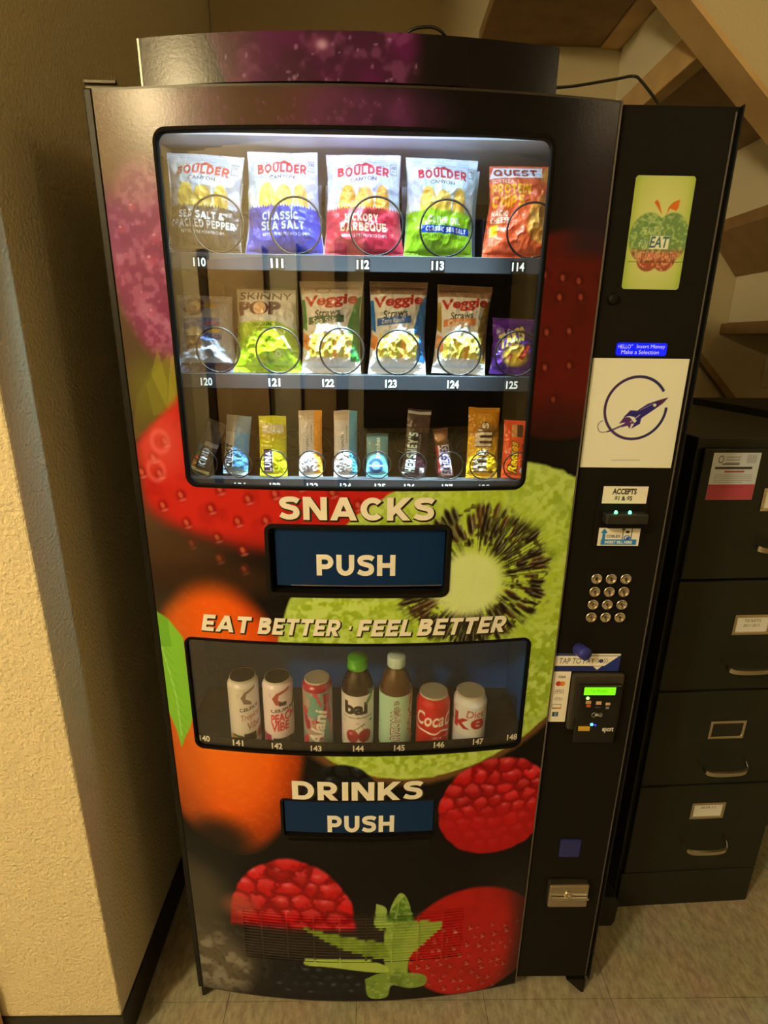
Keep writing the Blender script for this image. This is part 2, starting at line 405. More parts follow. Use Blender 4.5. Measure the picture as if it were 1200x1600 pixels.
# ------------------------------------------------------------------ the setting
XL, YC, YB = -0.134, -0.09, 1.25          # left side wall, its corner, back wall
CEIL = 2.75
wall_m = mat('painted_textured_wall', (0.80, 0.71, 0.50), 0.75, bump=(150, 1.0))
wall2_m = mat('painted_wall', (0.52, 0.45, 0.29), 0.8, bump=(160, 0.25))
dark_base = mat('black_vinyl_base', (0.012, 0.011, 0.010), 0.45)
wood_m = mat('pale_timber', (0.62, 0.44, 0.22), 0.6, noise=(9, (0.50, 0.33, 0.15)), bump=(40, 0.15))
def struct(o): o['kind'] = 'structure'; return o

struct(box('wall_left', -1.9, XL, YC, YB+0.1, 0, CEIL, wall_m, bevel=0.004))
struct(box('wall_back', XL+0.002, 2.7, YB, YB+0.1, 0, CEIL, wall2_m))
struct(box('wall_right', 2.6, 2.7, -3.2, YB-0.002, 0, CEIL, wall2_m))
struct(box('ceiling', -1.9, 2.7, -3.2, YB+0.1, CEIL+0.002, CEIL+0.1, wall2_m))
struct(box('wall_hall', -1.9, 2.6, -3.3, -3.2, 0, CEIL, wall_m))
struct(box('wall_hall_end', -2.0, -1.902, -3.2, YC, 0, CEIL, wall_m))
struct(boxes('baseboard_left', [(-1.9, XL+0.004, YC-0.004, YC, 0.0, 0.096), (XL, XL+0.004, YC, YB-0.002, 0.0, 0.096)], dark_base))
struct(box('baseboard_back', XL+0.006, 2.6, YB-0.006, YB-0.001, 0.0, 0.096, dark_base))
p = on_y(4, 1580, YC)
struct(box('trim_1', p[0]-0.10, p[0]+0.002, YC-0.022, YC-0.006, 0.001, 2.1, wood_m, bevel=0.003))
# what the glass mirrors: doors and posts of the hall behind the camera
dk = mat('dark_stained_wood', (0.05, 0.030, 0.016), 0.4)
for k, (x0, x1, m) in enumerate([(-1.55, -0.85, wood_m), (-0.35, 0.05, wood_m)]):
    d = struct(box('door_%d' % (k+1), x0, x1, -3.195, -3.15, 0.005, 2.05, m, bevel=0.004))
    box('door_frame', x0-0.08, x0-0.002, -3.198, -3.13, 0.003, 2.12, dk, d); box('door_frame', x1+0.002, x1+0.08, -3.198, -3.13, 0.003, 2.12, dk, d)
struct(box('trim_2', 0.40, 2.2, -3.198, -3.12, 0.9, 2.3, mat('dark_notice_board', (0.03, 0.025, 0.02), 0.6)))  # unseen dark notice board, there for the window glass to mirror

# floor of square vinyl tiles
def tile_material():
    m = bpy.data.materials.new('speckled_vinyl_tile'); m.use_nodes = True; nt = m.node_tree; b = nt.nodes['Principled BSDF']
    tc = nt.nodes.new('ShaderNodeTexCoord'); mp = nt.nodes.new('ShaderNodeMapping'); mp.inputs['Scale'].default_value = (1.0, 0.45, 1)
    n = nt.nodes.new('ShaderNodeTexNoise'); n.inputs['Scale'].default_value = 70; n.inputs['Detail'].default_value = 8; n.inputs['Roughness'].default_value = 0.7
    n2 = nt.nodes.new('ShaderNodeTexNoise'); n2.inputs['Scale'].default_value = 7; n2.inputs['Detail'].default_value = 4
    r = nt.nodes.new('ShaderNodeValToRGB'); r.color_ramp.elements[0].position = 0.33; r.color_ramp.elements[1].position = 0.7
    r.color_ramp.elements[0].color = (0.28, 0.25, 0.185, 1); r.color_ramp.elements[1].color = (0.60, 0.55, 0.44, 1)
    mx = nt.nodes.new('ShaderNodeMix'); mx.data_type = 'RGBA'; mx.blend_type = 'MULTIPLY'; mx.inputs[0].default_value = 0.35
    g = nt.nodes.new('ShaderNodeNewGeometry')
    nt.links.new(g.outputs['Position'], mp.inputs[0]); nt.links.new(mp.outputs[0], n.inputs['Vector']); nt.links.new(g.outputs['Position'], n2.inputs['Vector'])
    nt.links.new(n.outputs['Fac'], r.inputs[0]); nt.links.new(r.outputs[0], mx.inputs[6]); nt.links.new(n2.outputs['Color'], mx.inputs[7])
    nt.links.new(mx.outputs[2], b.inputs['Base Color']); b.inputs['Roughness'].default_value = 0.5
    return m
tile_m = tile_material()
fl = struct(box('floor', -1.9, 2.6, -3.2, YB, -0.06, -0.0022, mat('floor_joint', (0.05, 0.042, 0.03), 0.9)))
T = 0.3055; bmt = bmesh.new(); bm_box(bmt, -T/2+0.0006, T/2-0.0006, -T/2+0.0006, T/2-0.0006, -0.0022, 0.0)
tile_me = bpy.data.meshes.new('floor_tile'); bmt.to_mesh(tile_me); bmt.free(); tile_me.materials.append(tile_m)
for i in range(-6, 8):
    for j in range(-10, 4):
        cx, cy = 0.068+T*(i+0.5), -0.010+T*(j+0.5)
        if -1.75 < cx < 2.45 and -3.05 < cy < YB-0.15 and not (cx < XL and cy > YC) and j > -8:
            t = bpy.data.objects.new('floor_tile', tile_me); COL.objects.link(t); t.location = (cx, cy, 0); t.parent = fl

# ------------------------------------------------------------------ stairs seen from below, and the knee wall beside them
st = empty('staircase', (1.3, 1.0, 1.5)); tag(st, 'underside of a painted timber staircase above and behind the vending machine', 'staircase')
stx, sty, stz = st.location
def sbox(name, xa, xb, za, zb, m, ya=0.70, yb=YB-0.003):
    o = box(name, xa, xb, ya, yb, za, zb, m, st, bevel=0.003); o.location = (-stx, -sty, -stz); return o
XO, ZO = 0.407, 1.50
riser_m = mat('painted_stair_riser', (0.72, 0.66, 0.50), 0.75, bump=(120, 0.2))
tread_m = mat('stained_stair_tread', (0.30, 0.19, 0.085), 0.6, noise=(14, (0.22, 0.13, 0.055)))
sbox('tread', XO+0.33, XO+0.728, ZO+0.93, ZO+0.97, tread_m)
sbox('nosing', XO+0.730, XO+0.798, ZO+0.925, ZO+0.97, wood_m)
sbox('riser', XO+0.800, XO+0.818, ZO+0.767, ZO+0.97, riser_m)
sbox('nosing', XO+0.795, XO+0.84, ZO+0.685, ZO+0.765, wood_m)
o = prism('tread', [(XO+0.842, ZO+0.69), (XO+1.20, ZO+0.622), (XO+1.20, ZO+0.66), (XO+0.842, ZO+0.73)], 0.70, YB-0.003, tread_m, st); o.location = (-stx, -sty, -stz)
sbox('riser', XO+1.202, XO+1.22, ZO+0.416, ZO+0.64, riser_m)
o = prism('tread', [(XO+1.20, ZO+0.416), (XO+1.20, ZO+0.38), (XO+1.32, ZO+0.245), (XO+1.36, ZO+0.275), (XO+1.24, ZO+0.414)], 0.70, YB-0.003, tread_m, st); o.location = (-stx, -sty, -stz)
sbox('riser', XO+1.325, XO+1.345, ZO+0.083, ZO+0.27, riser_m)
sbox('tread', XO+1.30, XO+1.52, ZO+0.042, ZO+0.081, tread_m)
sbox('riser', XO+1.50, XO+1.52, ZO-0.15, ZO+0.04, riser_m)
sk = [on_y(a_, b_, YB-0.03) for a_, b_ in ((1085, 552), (1097, 552), (1158, 632), (1144, 632))]
o = prism('skirt_board', [(q_[0], q_[2]) for q_ in sk], YB-0.03, YB-0.004, tread_m, st); o.location = (-stx, -sty, -stz)
kz = lambda x: 2.24-0.845*(x-1.13)
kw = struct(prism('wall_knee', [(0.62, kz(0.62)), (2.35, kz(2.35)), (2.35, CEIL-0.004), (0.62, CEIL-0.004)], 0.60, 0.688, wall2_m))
pa = lambda x: (x, kz(x))
prism('edge_board', [(0.62, kz(0.62)-0.001), (0.62, kz(0.62)-0.016), (2.35, kz(2.35)-0.016), (2.35, kz(2.35)-0.001)], 0.598, 0.692, wood_m, kw)

# ------------------------------------------------------------------ vending machine: shell
MW, MH = 0.927, 1.83
XS = 0.752                                  # joint between curved door and control panel
def bul(x): return 0.035*(1-((np.asarray(x, float)-0.378)/0.375)**2)
def D(px, py):
    y = 0.0
    for _ in range(6):
        q = on_y(px, py, y); y = -float(bul(np.clip(q[0], 0, XS)))
    return q[0], q[2]
vm = empty('vending_machine', (0, 0, 0)); tag(vm, 'tall vending machine with fruit-printed bowed door, snack window and black control panel', 'vending machine')
black_m = mat('black_enamel', (0.006, 0.0055, 0.005), 0.42, spec=0.25)
blk_sat = mat('black_satin_plastic', (0.007, 0.0065, 0.006), 0.55, bump=(600, 0.08), spec=0.15)
inner_m = mat('dark_interior', (0.020, 0.022, 0.026), 0.55)
gask_m = mat('black_gasket', (0.004, 0.004, 0.004), 0.7, spec=0.1)
chrome = mat('chrome', (0.78, 0.74, 0.68), 0.16, 1.0)
steel = mat('brushed_steel', (0.55, 0.50, 0.43), 0.32, 1.0)
box('cabinet_side', 0.0, 0.018, 0.022, 0.86, 0.045, MH, black_m, vm, 0.002)
box('cabinet_side', MW-0.018, MW, 0.022, 0.86, 0.045, MH, black_m, vm, 0.002)
box('cabinet_back', 0.019, MW-0.019, 0.84, 0.86, 0.045, MH-0.02, black_m, vm)
box('cabinet_top', 0.019, MW-0.019, 0.022, 0.839, MH-0.018, MH, black_m, vm)
box('cabinet_floor', 0.019, MW-0.019, 0.022, 0.839, 0.045, 0.075, black_m, vm)
box('partition', 0.728, 0.744, 0.06, 0.838, 0.077, MH-0.02, inner_m, vm)
box('front_post', 0.0, 0.012, -0.003, 0.0215, 0.04, MH, black_m, vm, 0.002)
for x0, x1 in ((0.004, 0.05), (MW-0.05, MW-0.004)):
    prism('foot', [(x0, 0.044), (x1, 0.044), (x1 if x0 > .5 else x0+0.006, 0.0), (x1-0.006 if x0 > .5 else x0, 0.0)], 0.004, 0.05, black_m, vm)
    prism('foot', [(x0, 0.044), (x1, 0.044), (x1, 0.0), (x0, 0.0)], 0.75, 0.84, black_m, vm)
# hinge bracket above the left corner
boxes('hinge_bracket', [(0.0, 0.062, 0.006, 0.05, MH+0.001, MH+0.006), (0.0, 0.045, 0.002, 0.008, MH+0.007, MH+0.012)], mat('dark_hinge_steel', (0.05, 0.042, 0.03), 0.4, 0.5), vm, 0.001)

# ------------------------------------------------------------------ door art: fruit printed on the wrap
rng = np.random.default_rng(7); random.seed(7); GRX = (0.125, 0.612, 0.166, 0.314)
dc = Canvas(0.006, 0.042, XS, 1.826, 0.0018, (13, 9, 7))
def box_px(x0, y0, x1, y1):
    a, b = D(x0, (y0+y1)/2), D(x1, (y0+y1)/2); c, d = D((x0+x1)/2, y0), D((x0+x1)/2, y1)
    return (a[0]+b[0])/2, (c[1]+d[1])/2, abs(b[0]-a[0])/2, abs(c[1]-d[1])/2
def emask(cv, cx, cz, rx, rz, soft=0.05, rot=0.0):
    X, Y = cv.X-cx, cv.Y-cz; co, si = math.cos(rot), math.sin(rot)
    e = np.hypot((X*co+Y*si)/rx, (-X*si+Y*co)/rz); return 1-sst(1-soft, 1+soft, e), e
def pts(*pp): return [D(*p) for p in pp]
N1 = fbm(dc.ny, dc.nx, 60, rng); N2 = fbm(dc.ny, dc.nx, 16, rng); N3 = fbm(dc.ny, dc.nx, 5, rng, 2)
def bubble(cv, x, z, r, body, hl=(245, 225, 215), a=0.8):
    cv.ell(x, z, r, r, body, 0.25, a=a*0.6); cv.ell(x+r*0.1, z-r*0.25, r*0.75, r*0.6, [min(255, c*1.35) for c in body], 0.5, a=a*0.5)
    cv.ell(x-r*0.3, z+r*0.35, r*0.25, r*0.2, hl, 0.5, a=a)
# brown blurred ground along the left edge and the top
X, Z = dc.X, dc.Y
left = 1-sst(0.02, 0.17, X)
dc.all((0.25+0.75*left)*sst(1.05, 1.2, Z)*(1-sst(0.30, 0.55, X)), (76, 52, 28))
dc.all(left*(1-sst(1.0, 1.2, Z))*sst(0.9, 1.0, Z), (60, 42, 22))
dc.all(sst(1.775, 1.80, Z)*(1-sst(0.25, 0.5, X))*0.75, (64, 44, 30))
# grape, upper left, with drops of water
gx, gz = D(262, 430)
m, e = emask(dc, gx+0.02, gz, 0.105, 0.155, 0.12, 0.25)
dc.all(m*0.9, (118, 38, 62)); dc.all(m*N1*0.8, (156, 62, 90)); dc.all(m*sst(0.4, 0.75, N2)*0.6, (168, 96, 108))
cx, cz = D(178, 318); m2, _ = emask(dc, cx, cz, 0.055, 0.06, 0.5); dc.all(m2*0.75, (112, 30, 74))
cx, cz = D(190, 215); m2, _ = emask(dc, cx, cz, 0.075, 0.075, 0.35); dc.all(m2*0.9, (98, 70, 40))
cx, cz = D(215, 290); m2, _ = emask(dc, cx, cz, 0.03, 0.03, 0.6); dc.all(m2*0.7, (158, 96, 100))
dc.all(m*sst(0.5, 0.66, N3)*0.4, (176, 100, 112)); dc.all(m*sst(0.5, 0.36, N3)*0.35, (104, 30, 56))
for _ in range(60):
    a_ = rng.random()*6.28; r_ = math.sqrt(rng.random()); x = gx+0.02+0.085*r_*math.cos(a_); z = gz+0.14*r_*math.sin(a_)
    bubble(dc, x, z, 0.002+0.006*rng.random()**3, (136, 46, 68) if rng.random() < .6 else (164, 92, 104), hl=(196, 150, 146), a=0.4)
for p, r in (((236, 405), .010), ((190, 357), .007), ((243, 370), .008), ((238, 487), .007), ((206, 322), .006)):
    bubble(dc, *D(*p), r, (146, 54, 70), hl=(220, 180, 170), a=0.6)
# pink blooms along the top edge
for p, rx, rz, c in (((310, 172), .07, .028, (104, 62, 58)), ((470, 172), .06, .03, (92, 54, 36)), ((560, 178), .10, .035, (84, 34, 58)), ((400, 165), .06, .03, (72, 44, 26))):
    cx, cz = D(*p); m2, _ = emask(dc, cx, cz, rx, rz, 0.6); dc.all(m2*0.8*(0.5+N2), c)
for _ in range(40):
    x, z = D(300+340*rng.random(), 150+45*rng.random()); bubble(dc, x, z, 0.002+0.003*rng.random(), (96, 40, 66), hl=(150, 104, 110), a=0.35)
# yellow-green leaf spikes between grape and strawberry
m2, _ = emask(dc, *D(250, 610), 0.055, 0.05, 0.6); dc.all(m2*0.85, (96, 86, 24))
for q, c in (([(206, 690), (214, 620), (236, 575), (268, 552), (284, 600), (288, 640), (240, 670)], (104, 94, 26)), ([(228, 600), (262, 555), (268, 600), (285, 640), (240, 650)], (128, 112, 28)), ([(236, 585), (246, 545), (262, 600), (262, 640)], (150, 138, 34)), ([(266, 560), (274, 552), (282, 640), (262, 640)], (172, 150, 34))):
    dc.poly(pts(*q), c, 0.4)
# big strawberry
def strawberry(m, base, dark, hi, seeds, r, shade=0.5, hl=(240, 150, 120), smax=1.0):
    dc.all(m, base); dc.all(m*N1*0.55, hi); dc.all(m*sst(0.45, 0.8, N2)*0.25, dark)
    for x, z, k in seeds:
        dc.ell(x, z, r*1.25, r*1.5, dark, 0.55, a=0.75*k); dc.ell(x-r*0.15, z+r*0.1, r*0.55, r*0.8, (205, 96, 52), 0.4, rot=0.35, a=0.75*k)
        dc.ell(x+r*0.35, z-r*1.15, r*0.9, r*0.35, hl, 0.7, rot=0.3, a=0.45*k*smax)
cx, cz = D(400, 740)
m, e = emask(dc, cx+0.04, cz+0.02, 0.30, 0.165, 0.12, -0.1)
la_, lb_ = D(205, 700), D(290, 612); lm_ = Z-(la_[1]+(X-la_[0])*(lb_[1]-la_[1])/(lb_[0]-la_[0]))
m = m*(1-sst(-0.012, 0.012, lm_+0.01*(N2-0.5)))*sst(0.0, 0.03, X)*(1-0.85*sst(0, 1, (D(0, 838)[1]+0.03-Z)/0.07)*sst(0.2, 0.0, X-0.19))
sd = []
for p in ((258, 690), (255, 790), (283, 774), (330, 795), (388, 780), (292, 817), (372, 815), (416, 814), (340, 840), (300, 850), (380, 860), (343, 873), (430, 772), (240, 715), (222, 738), (344, 765), (480, 800), (520, 770), (560, 790), (382, 890), (250, 740), (470, 760)):
    x, z = D(*p); sd.append((x, z, 1.0))
strawberry(m, (178, 24, 14), (120, 12, 8), (206, 44, 24), sd, 0.0068)
m2, _ = emask(dc, *D(245, 690), 0.05, 0.05, 0.7); dc.all(m2*m*0.55, (206, 78, 56))
for q in ((250, 690), (244, 735)):
    dc.ell(*D(*q), 0.017, 0.02, (226, 112, 92), 0.3, ring=0.3, a=0.6)
cx, cz = D(270, 862); m2, _ = emask(dc, cx, cz, 0.10, 0.035, 0.7); dc.all(m2*0.8, (72, 44, 20))
cx, cz = D(340, 905); m2, _ = emask(dc, cx, cz, 0.13, 0.032, 0.7); dc.all(m2*0.8, (58, 32, 14))
# dark strawberry down the right-hand strip
cx, cz = D(890, 530); m, e = emask(dc, cx, cz, 0.16, 0.155, 0.06)
sd = [(*D(*p), 0.7) for p in ((880, 435), (908, 465), (852, 430), (855, 520), (890, 518), (852, 575), (890, 572), (865, 625), (875, 465), (905, 440))]
strawberry(m*0.96, (84, 15, 8), (48, 8, 5), (100, 22, 12), sd, 0.006, hl=(150, 70, 55), smax=0.5)
dc.all(sst(0.66, 0.72, X)*sst(D(0, 400)[1]-0.002, D(0, 380)[1]+.01, Z)*0.8, (36, 22, 24))
dc.all(m*(1-sst(D(900, 680)[1], D(900, 600)[1], Z))*0.8, (38, 14, 10))
# kiwi slice
def fit_ellipse(P):
    P = np.array(P); x, y = P[:, 0]-0.5, P[:, 1]-1.0
    A = np.stack([x*x, x*y, y*y, x, y], 1); s = np.linalg.lstsq(A, np.ones(len(x)), rcond=None)[0]; return s
ke = fit_ellipse(pts((845, 693), (690, 772), (532, 822), (452, 935), (437, 1000), (492, 1180), (600, 1206), (750, 1186), (905, 1090), (960, 950), (940, 800)))
x, y = X-0.5, Z-1.0
kq = ke[0]*x*x+ke[1]*x*y+ke[2]*y*y+ke[3]*x+ke[4]*y     # 1 on the rim
kcen = np.linalg.solve([[2*ke[0], ke[1]], [ke[1], 2*ke[2]]], [-ke[3], -ke[4]])
k0 = ke[0]*kcen[0]**2+ke[1]*kcen[0]*kcen[1]+ke[2]*kcen[1]**2+ke[3]*kcen[0]+ke[4]*kcen[1]
kn = np.sqrt(np.clip((kq-k0)/(1-k0), 0, 9))             # normalised radius: 1 on the rim
kn = kn+0.012*(N3-0.5)+0.01*(N2-0.5)
dc.all((1-sst(1.02, 1.075, kn))*(Z < 1.0), (104, 66, 28))           # brown skin below
dc.all(1-sst(0.985, 1.005, kn), (182, 192, 52))
km = 1-sst(0.985, 1.005, kn)
kcx, kcz = D(742, 905); dx, dz = X-kcx, Z-kcz; rad = np.hypot(dx, dz*1.0); th = np.arctan2(dz, dx)
ring = vnoise(1, 720, 1.01, 5, rng)[0]; ring2 = vnoise(1, 720, 1.01, 2, rng)[0]; ring[-20:] = ring[:20]
ti = ((th+math.pi)/(2*math.pi)*719).astype(int)
streak = 0.6*ring[ti]+0.4*ring2[ti]
dc.all(km*sst(0.05, 0.3, rad)*0.75, (158, 172, 32))
dc.all(km*sst(0.42, 0.62, streak)*sst(0.55, 0.2, rad)*0.55, (188, 196, 84))
dc.all(km*sst(0.46, 0.62, N3)*sst(0.12, 0.2, rad)*0.7, (196, 202, 92)); dc.all(km*sst(0.5, 0.36, N3)*sst(0.12, 0.2, rad)*0.35, (116, 134, 18))
dc.all(km*sst(0.55, 0.8, N2)*0.35, (120, 140, 22))
dc.all(km*sst(0.86, 0.99, kn)*0.5, (186, 192, 84))
zone = sst(0.045, 0.07, rad+0.02*(streak-0.5))*(1-sst(0.12, 0.15, rad+0.03*(streak-0.5)))
dc.all(km*zone*sst(0.40, 0.66, streak)*0.75, (84, 88, 24)); dc.all(km*zone*sst(0.55, 0.7, N3)*0.8, (56, 46, 18))
dk_ = zone*sst(0.45, 0.62, 0.5*N2+0.5*streak)*km; dc.all(dk_*0.8, (40, 32, 14))
for k in range(200):
    a_ = rng.random()*6.283; r_ = 0.068+0.060*rng.random(); 
    if rng.random() < 0.35: r_ = 0.10+0.03*rng.random()
    x_, z_ = kcx+r_*math.cos(a_), kcz+r_*math.sin(a_); L = 0.006+0.009*rng.random()
    dc.ell(x_, z_, L, L*0.38, (28, 14, 8) if rng.random() < .75 else (66, 30, 14), 0.4, rot=a_, a=0.85)
    dc.ell(x_+0.003, z_+0.003, L*0.9, L*0.12, (196, 192, 120), 0.6, rot=a_, a=0.45)
m2, e2 = emask(dc, kcx-0.012, kcz-0.01, 0.062, 0.062, 0.22)
dc.all(m2*(0.8+0.2*streak), (214, 212, 122))
# orange
cx, cz, rx, rz = box_px(232, 918, 470, 1325)
m, e = emask(dc, cx, cz, rx, rz, 0.10); m = m*(1-km*0.999)
dc.all(m, (226, 84, 8)); dc.all(m*(1-sst(0.2, 0.8, e))*0.8, (240, 108, 16)); dc.all(m*sst(0.6, 1.0, e)*0.65*(Z < cz), (120, 30, 4)); dc.all(m*sst(0.5, 0.8, N3)*0.12, (246, 130, 40))
dc.all(m*sst(0.62, 1.0, e)*0.6*(Z > cz)*sst(0.12, 0.25, X), (180, 30, 6))
dc.all(m*(1-sst(0.03, 0.11, X))*0.35, (150, 84, 36))
# green leaf across the orange
leaf = [(236, 950), (262, 966), (286, 996), (293, 1050), (302, 1118), (296, 1140), (290, 1150), (284, 1168), (276, 1140), (262, 1108), (250, 1040)]
dc.poly(pts(*leaf), (124, 172, 40)); lm = np.zeros_like(X)
dc.line(pts((246, 990), (262, 1040), (276, 1090), (284, 1150)), 0.0028, (164, 196, 96), 0.7)
for k in range(9):
    x0, y0 = 250+4*k, 1000+17*k; dc.line(pts((x0, y0), (x0+18, y0+22)), 0.0014, (92, 140, 24), 0.5)
dc.poly(pts((236, 950), (262, 966), (268, 1010), (246, 1010)), (92, 140, 30), 0.5)
# lower left blurred ground and grey stone
m2, _ = emask(dc, *D(300, 1400), 0.09, 0.12, 0.6); dc.all(m2*0.9, (74, 62, 38))
m2, _ = emask(dc, *D(342, 1315), 0.07, 0.06, 0.6); dc.all(m2*0.85, (18, 18, 12))
m2, _ = emask(dc, *D(335, 1500), 0.10, 0.10, 0.5); dc.all(m2*0.9, (96, 80, 52)); dc.all(m2*sst(0.4, 0.7, N2)*0.7, (146, 128, 96)); dc.all(m2*sst(0.6, 0.75, N3)*0.5, (60, 44, 26))
m2, _ = emask(dc, *D(800, 1400), 0.07, 0.07, 0.7); dc.all(m2*0.5, (46, 36, 22))
dc.rect(GRX[0], GRX[2], GRX[1], GRX[3], (56, 42, 28), soft=0.02, a=0.9)
# clustered berries
def berry(cx, cz, rx, rz, sp, pal, cut=None, soft=0.03):
    w = dc.win(cx-rx*1.1, cz-rz*1.1, cx+rx*1.1, cz+rz*1.1); x, z = dc.X[w], dc.Y[w]
    P = []
    ny_ = int(2*rz/(sp*0.86))+2
    for j in range(ny_):
        for i in range(int(2*rx/sp)+2):
            px, pz = cx-rx+(i+0.5*(j % 2))*sp, cz-rz+j*sp*0.86
            if ((px-cx)/rx)**2+((pz-cz)/rz)**2 < 0.94: P.append((px+sp*0.45*(rng.random()-.5), pz+sp*0.40*(rng.random()-.5)))
    P = np.array(P); fl_ = rng.random(len(P)); wx = x+sp*0.5*(N2[w]-0.5)+sp*0.35*(N3[w]-0.5); wz = z+sp*0.5*(N1[w]-0.5)-sp*0.35*(N3[w]-0.5)
    d = np.hypot(wx[..., None]-P[:, 0], wz[..., None]-P[:, 1])/sp; k = d.argmin(-1); ds = np.partition(d, 1, axis=-1); d1 = ds[..., 0]; bd = ds[..., 1]-d1
    rel_x = (x-P[k, 0])/sp; rel_z = (z-P[k, 1])/sp
    e = np.hypot((x-cx)/rx, (z-cz)/rz); m = 1-sst(1-soft, 1+soft, e+0.05*(d1-0.4))
    if cut is not None: m = m*sst(cut-0.012, cut+0.012, z)
    c = np.ones(x.shape+(3,))*np.array(pal[1], float)
    mixc = lambda c, col, t: c*(1-t[..., None])+np.array(col, float)*t[..., None]
    c = c*(0.82+0.36*fl_[k])[..., None]; c = mixc(c, pal[0], (1-sst(0.0, 0.42, bd))*0.7); c = mixc(c, pal[2], sst(0.15, 0.4, bd)*sst(-0.15, 0.3, rel_z)*0.6); c = mixc(c, pal[2], (1-sst(0.1, 0.45, np.hypot(rel_x, rel_z-0.1)))*0.3*N3[w]*2)
    c = mixc(c, pal[3], (1-sst(0.0, 0.2, np.hypot((rel_x+0.08)*0.7, rel_z-0.2)))*0.35*(rng.random(len(P))[k] > 0.6))
    c = mixc(c, pal[0], sst(0.55, 1.0, e)*0.5*(z < cz))
    c = mixc(c, pal[1], (1-sst(-0.1, 0.5, (z-(cz-rz*0.25))/rz))*0.75)
    mm = m[..., None]; dc.A[w] = dc.A[w]*(1-mm)+c*mm
RASP = ((112, 8, 10), (178, 16, 16), (214, 62, 54), (240, 160, 140))
BLK = ((8, 7, 6), (18, 17, 15), (34, 34, 30), (128, 142, 128))
berry(*box_px(430, 1505, 570, 1600), 0.030, BLK)
berry(*box_px(470, 1195, 600, 1330), 0.034, BLK)
cx, cz, rx, rz = box_px(684, 1184, 862, 1333); berry(cx, cz, rx, rz, 0.034, RASP)
cx, cz, rx, rz = box_px(360, 1342, 557, 1550); berry(cx, cz+0.0, rx, rz, 0.046, RASP, cut=D(460, 1452)[1])
m2, _ = emask(dc, *D(375, 1415), 0.035, 0.03, 0.7); dc.all(m2*0.6, (170, 84, 52))
# lower right strawberry with its green crown
cx, cz, rx, rz = box_px(632, 1388, 835, 1552); m, e = emask(dc, cx, cz, rx, rz, 0.04)
sd = []
for j in range(9):
    for i in range(10):
        x_, z_ = cx-rx+(i+0.5*(j % 2))*0.028, cz-rz+j*0.027
        if math.hypot((x_-cx)/rx, (z_-cz)/rz) < 0.93: sd.append((x_+.014*(rng.random()-.5), z_+.014*(rng.random()-.5), 0.4+0.6*rng.random()))
strawberry(m, (172, 20, 14), (118, 12, 8), (196, 40, 26), sd, 0.0052, hl=(240, 170, 130), smax=1.6)
dc.all(m*sst(0.70, 0.76, X)*0.8, (50, 20, 12)); dc.all(m*sst(0.6, 1.02, e)*sst(cx, cx+rx, X)*0.8, (64, 22, 12))
for q, c in (([(588, 1412), (604, 1420), (608, 1448), (640, 1430), (636, 1404), (624, 1396), (610, 1420), (606, 1450), (586, 1450)], (150, 166, 60)),
             ([(632, 1400), (644, 1430), (640, 1450), (606, 1450), (610, 1425)], (88, 118, 26)),
             ([(604, 1440), (690, 1442), (668, 1470), (640, 1496), (634, 1530), (606, 1530), (600, 1480)], (150, 164, 54)),
             ([(470, 1450), (560, 1468), (600, 1476), (606, 1500), (560, 1492), (520, 1478)], (128, 140, 36)),
             ([(476, 1498), (560, 1500), (600, 1508), (600, 1520), (520, 1512), (478, 1508)], (172, 182, 66)),
             ([(570, 1530), (600, 1520), (660, 1522), (664, 1538), (640, 1544), (612, 1540), (604, 1558), (576, 1558)], (128, 146, 44))):
    dc.poly([tuple(t_) for t_ in spline(pts(*(list(q)+[q[0]])), 5)[:-1]], c, 0.95)
gm_ = sst(1.12, 1.3, (dc.A[..., 1]+1)/(dc.A[..., 0]+1)*1.1)*(dc.A[..., 1] > 70)*(Z < D(600, 1390)[1])*(X < 0.6)
dc.all(gm_*sst(0.45, 0.7, N2)*0.6, (70, 88, 20)); dc.all(gm_*sst(0.55, 0.75, N3)*0.4, (190, 196, 110))
dc.line(pts((624, 1404), (618, 1440), (610, 1470)), 0.002, (176, 190, 96), 0.7)
# ------------------------------------------------------------------ door sheet with its openings
WIN = (0.0965, 0.658, 1.268, 1.778)        # snack window
FLP = (0.224, 0.537, 1.074, 1.203)         # snack delivery opening
DRK = (0.0615, 0.699, 0.7355, 0.977)        # drinks window
FL2 = (0.224, 0.538, 0.526, 0.624)         # drinks delivery opening
GRL = (0.125, 0.612, 0.166, 0.314)         # grille
def rr_inside(x, z, R, r, grow=0.0):
    x0, x1, z0, z1 = R; cx, cz = (x0+x1)/2, (z0+z1)/2; hx, hz = (x1-x0)/2+grow, (z1-z0)/2+grow
    qx, qz = np.abs(x-cx)-hx+r, np.abs(z-cz)-hz+r
    return np.hypot(np.maximum(qx, 0), np.maximum(qz, 0))+np.minimum(np.maximum(qx, qz), 0)-r < 0
xc = (dc.X[:-1, :-1]+dc.X[1:, 1:])/2; zc = (dc.Y[:-1, :-1]+dc.Y[1:, 1:])/2
keep = ~(rr_inside(xc, zc, WIN, 0.016) | rr_inside(xc, zc, FLP, 0.012) | rr_inside(xc, zc, DRK, 0.014) | rr_inside(xc, zc, FL2, 0.008) | rr_inside(xc, zc, GRL, 0.001))
wrap = print_mat('fruit_printed_wrap', 0.24, spec=0.20, bump=0.05)
ysurf = lambda x, z=None: -float(bul(x))
door = sheet('door_panel', dc, lambda x, z: (x, -bul(x), z), wrap, vm, keep=keep)
door['label'] = 'bowed door wrapped in a print of fruit'
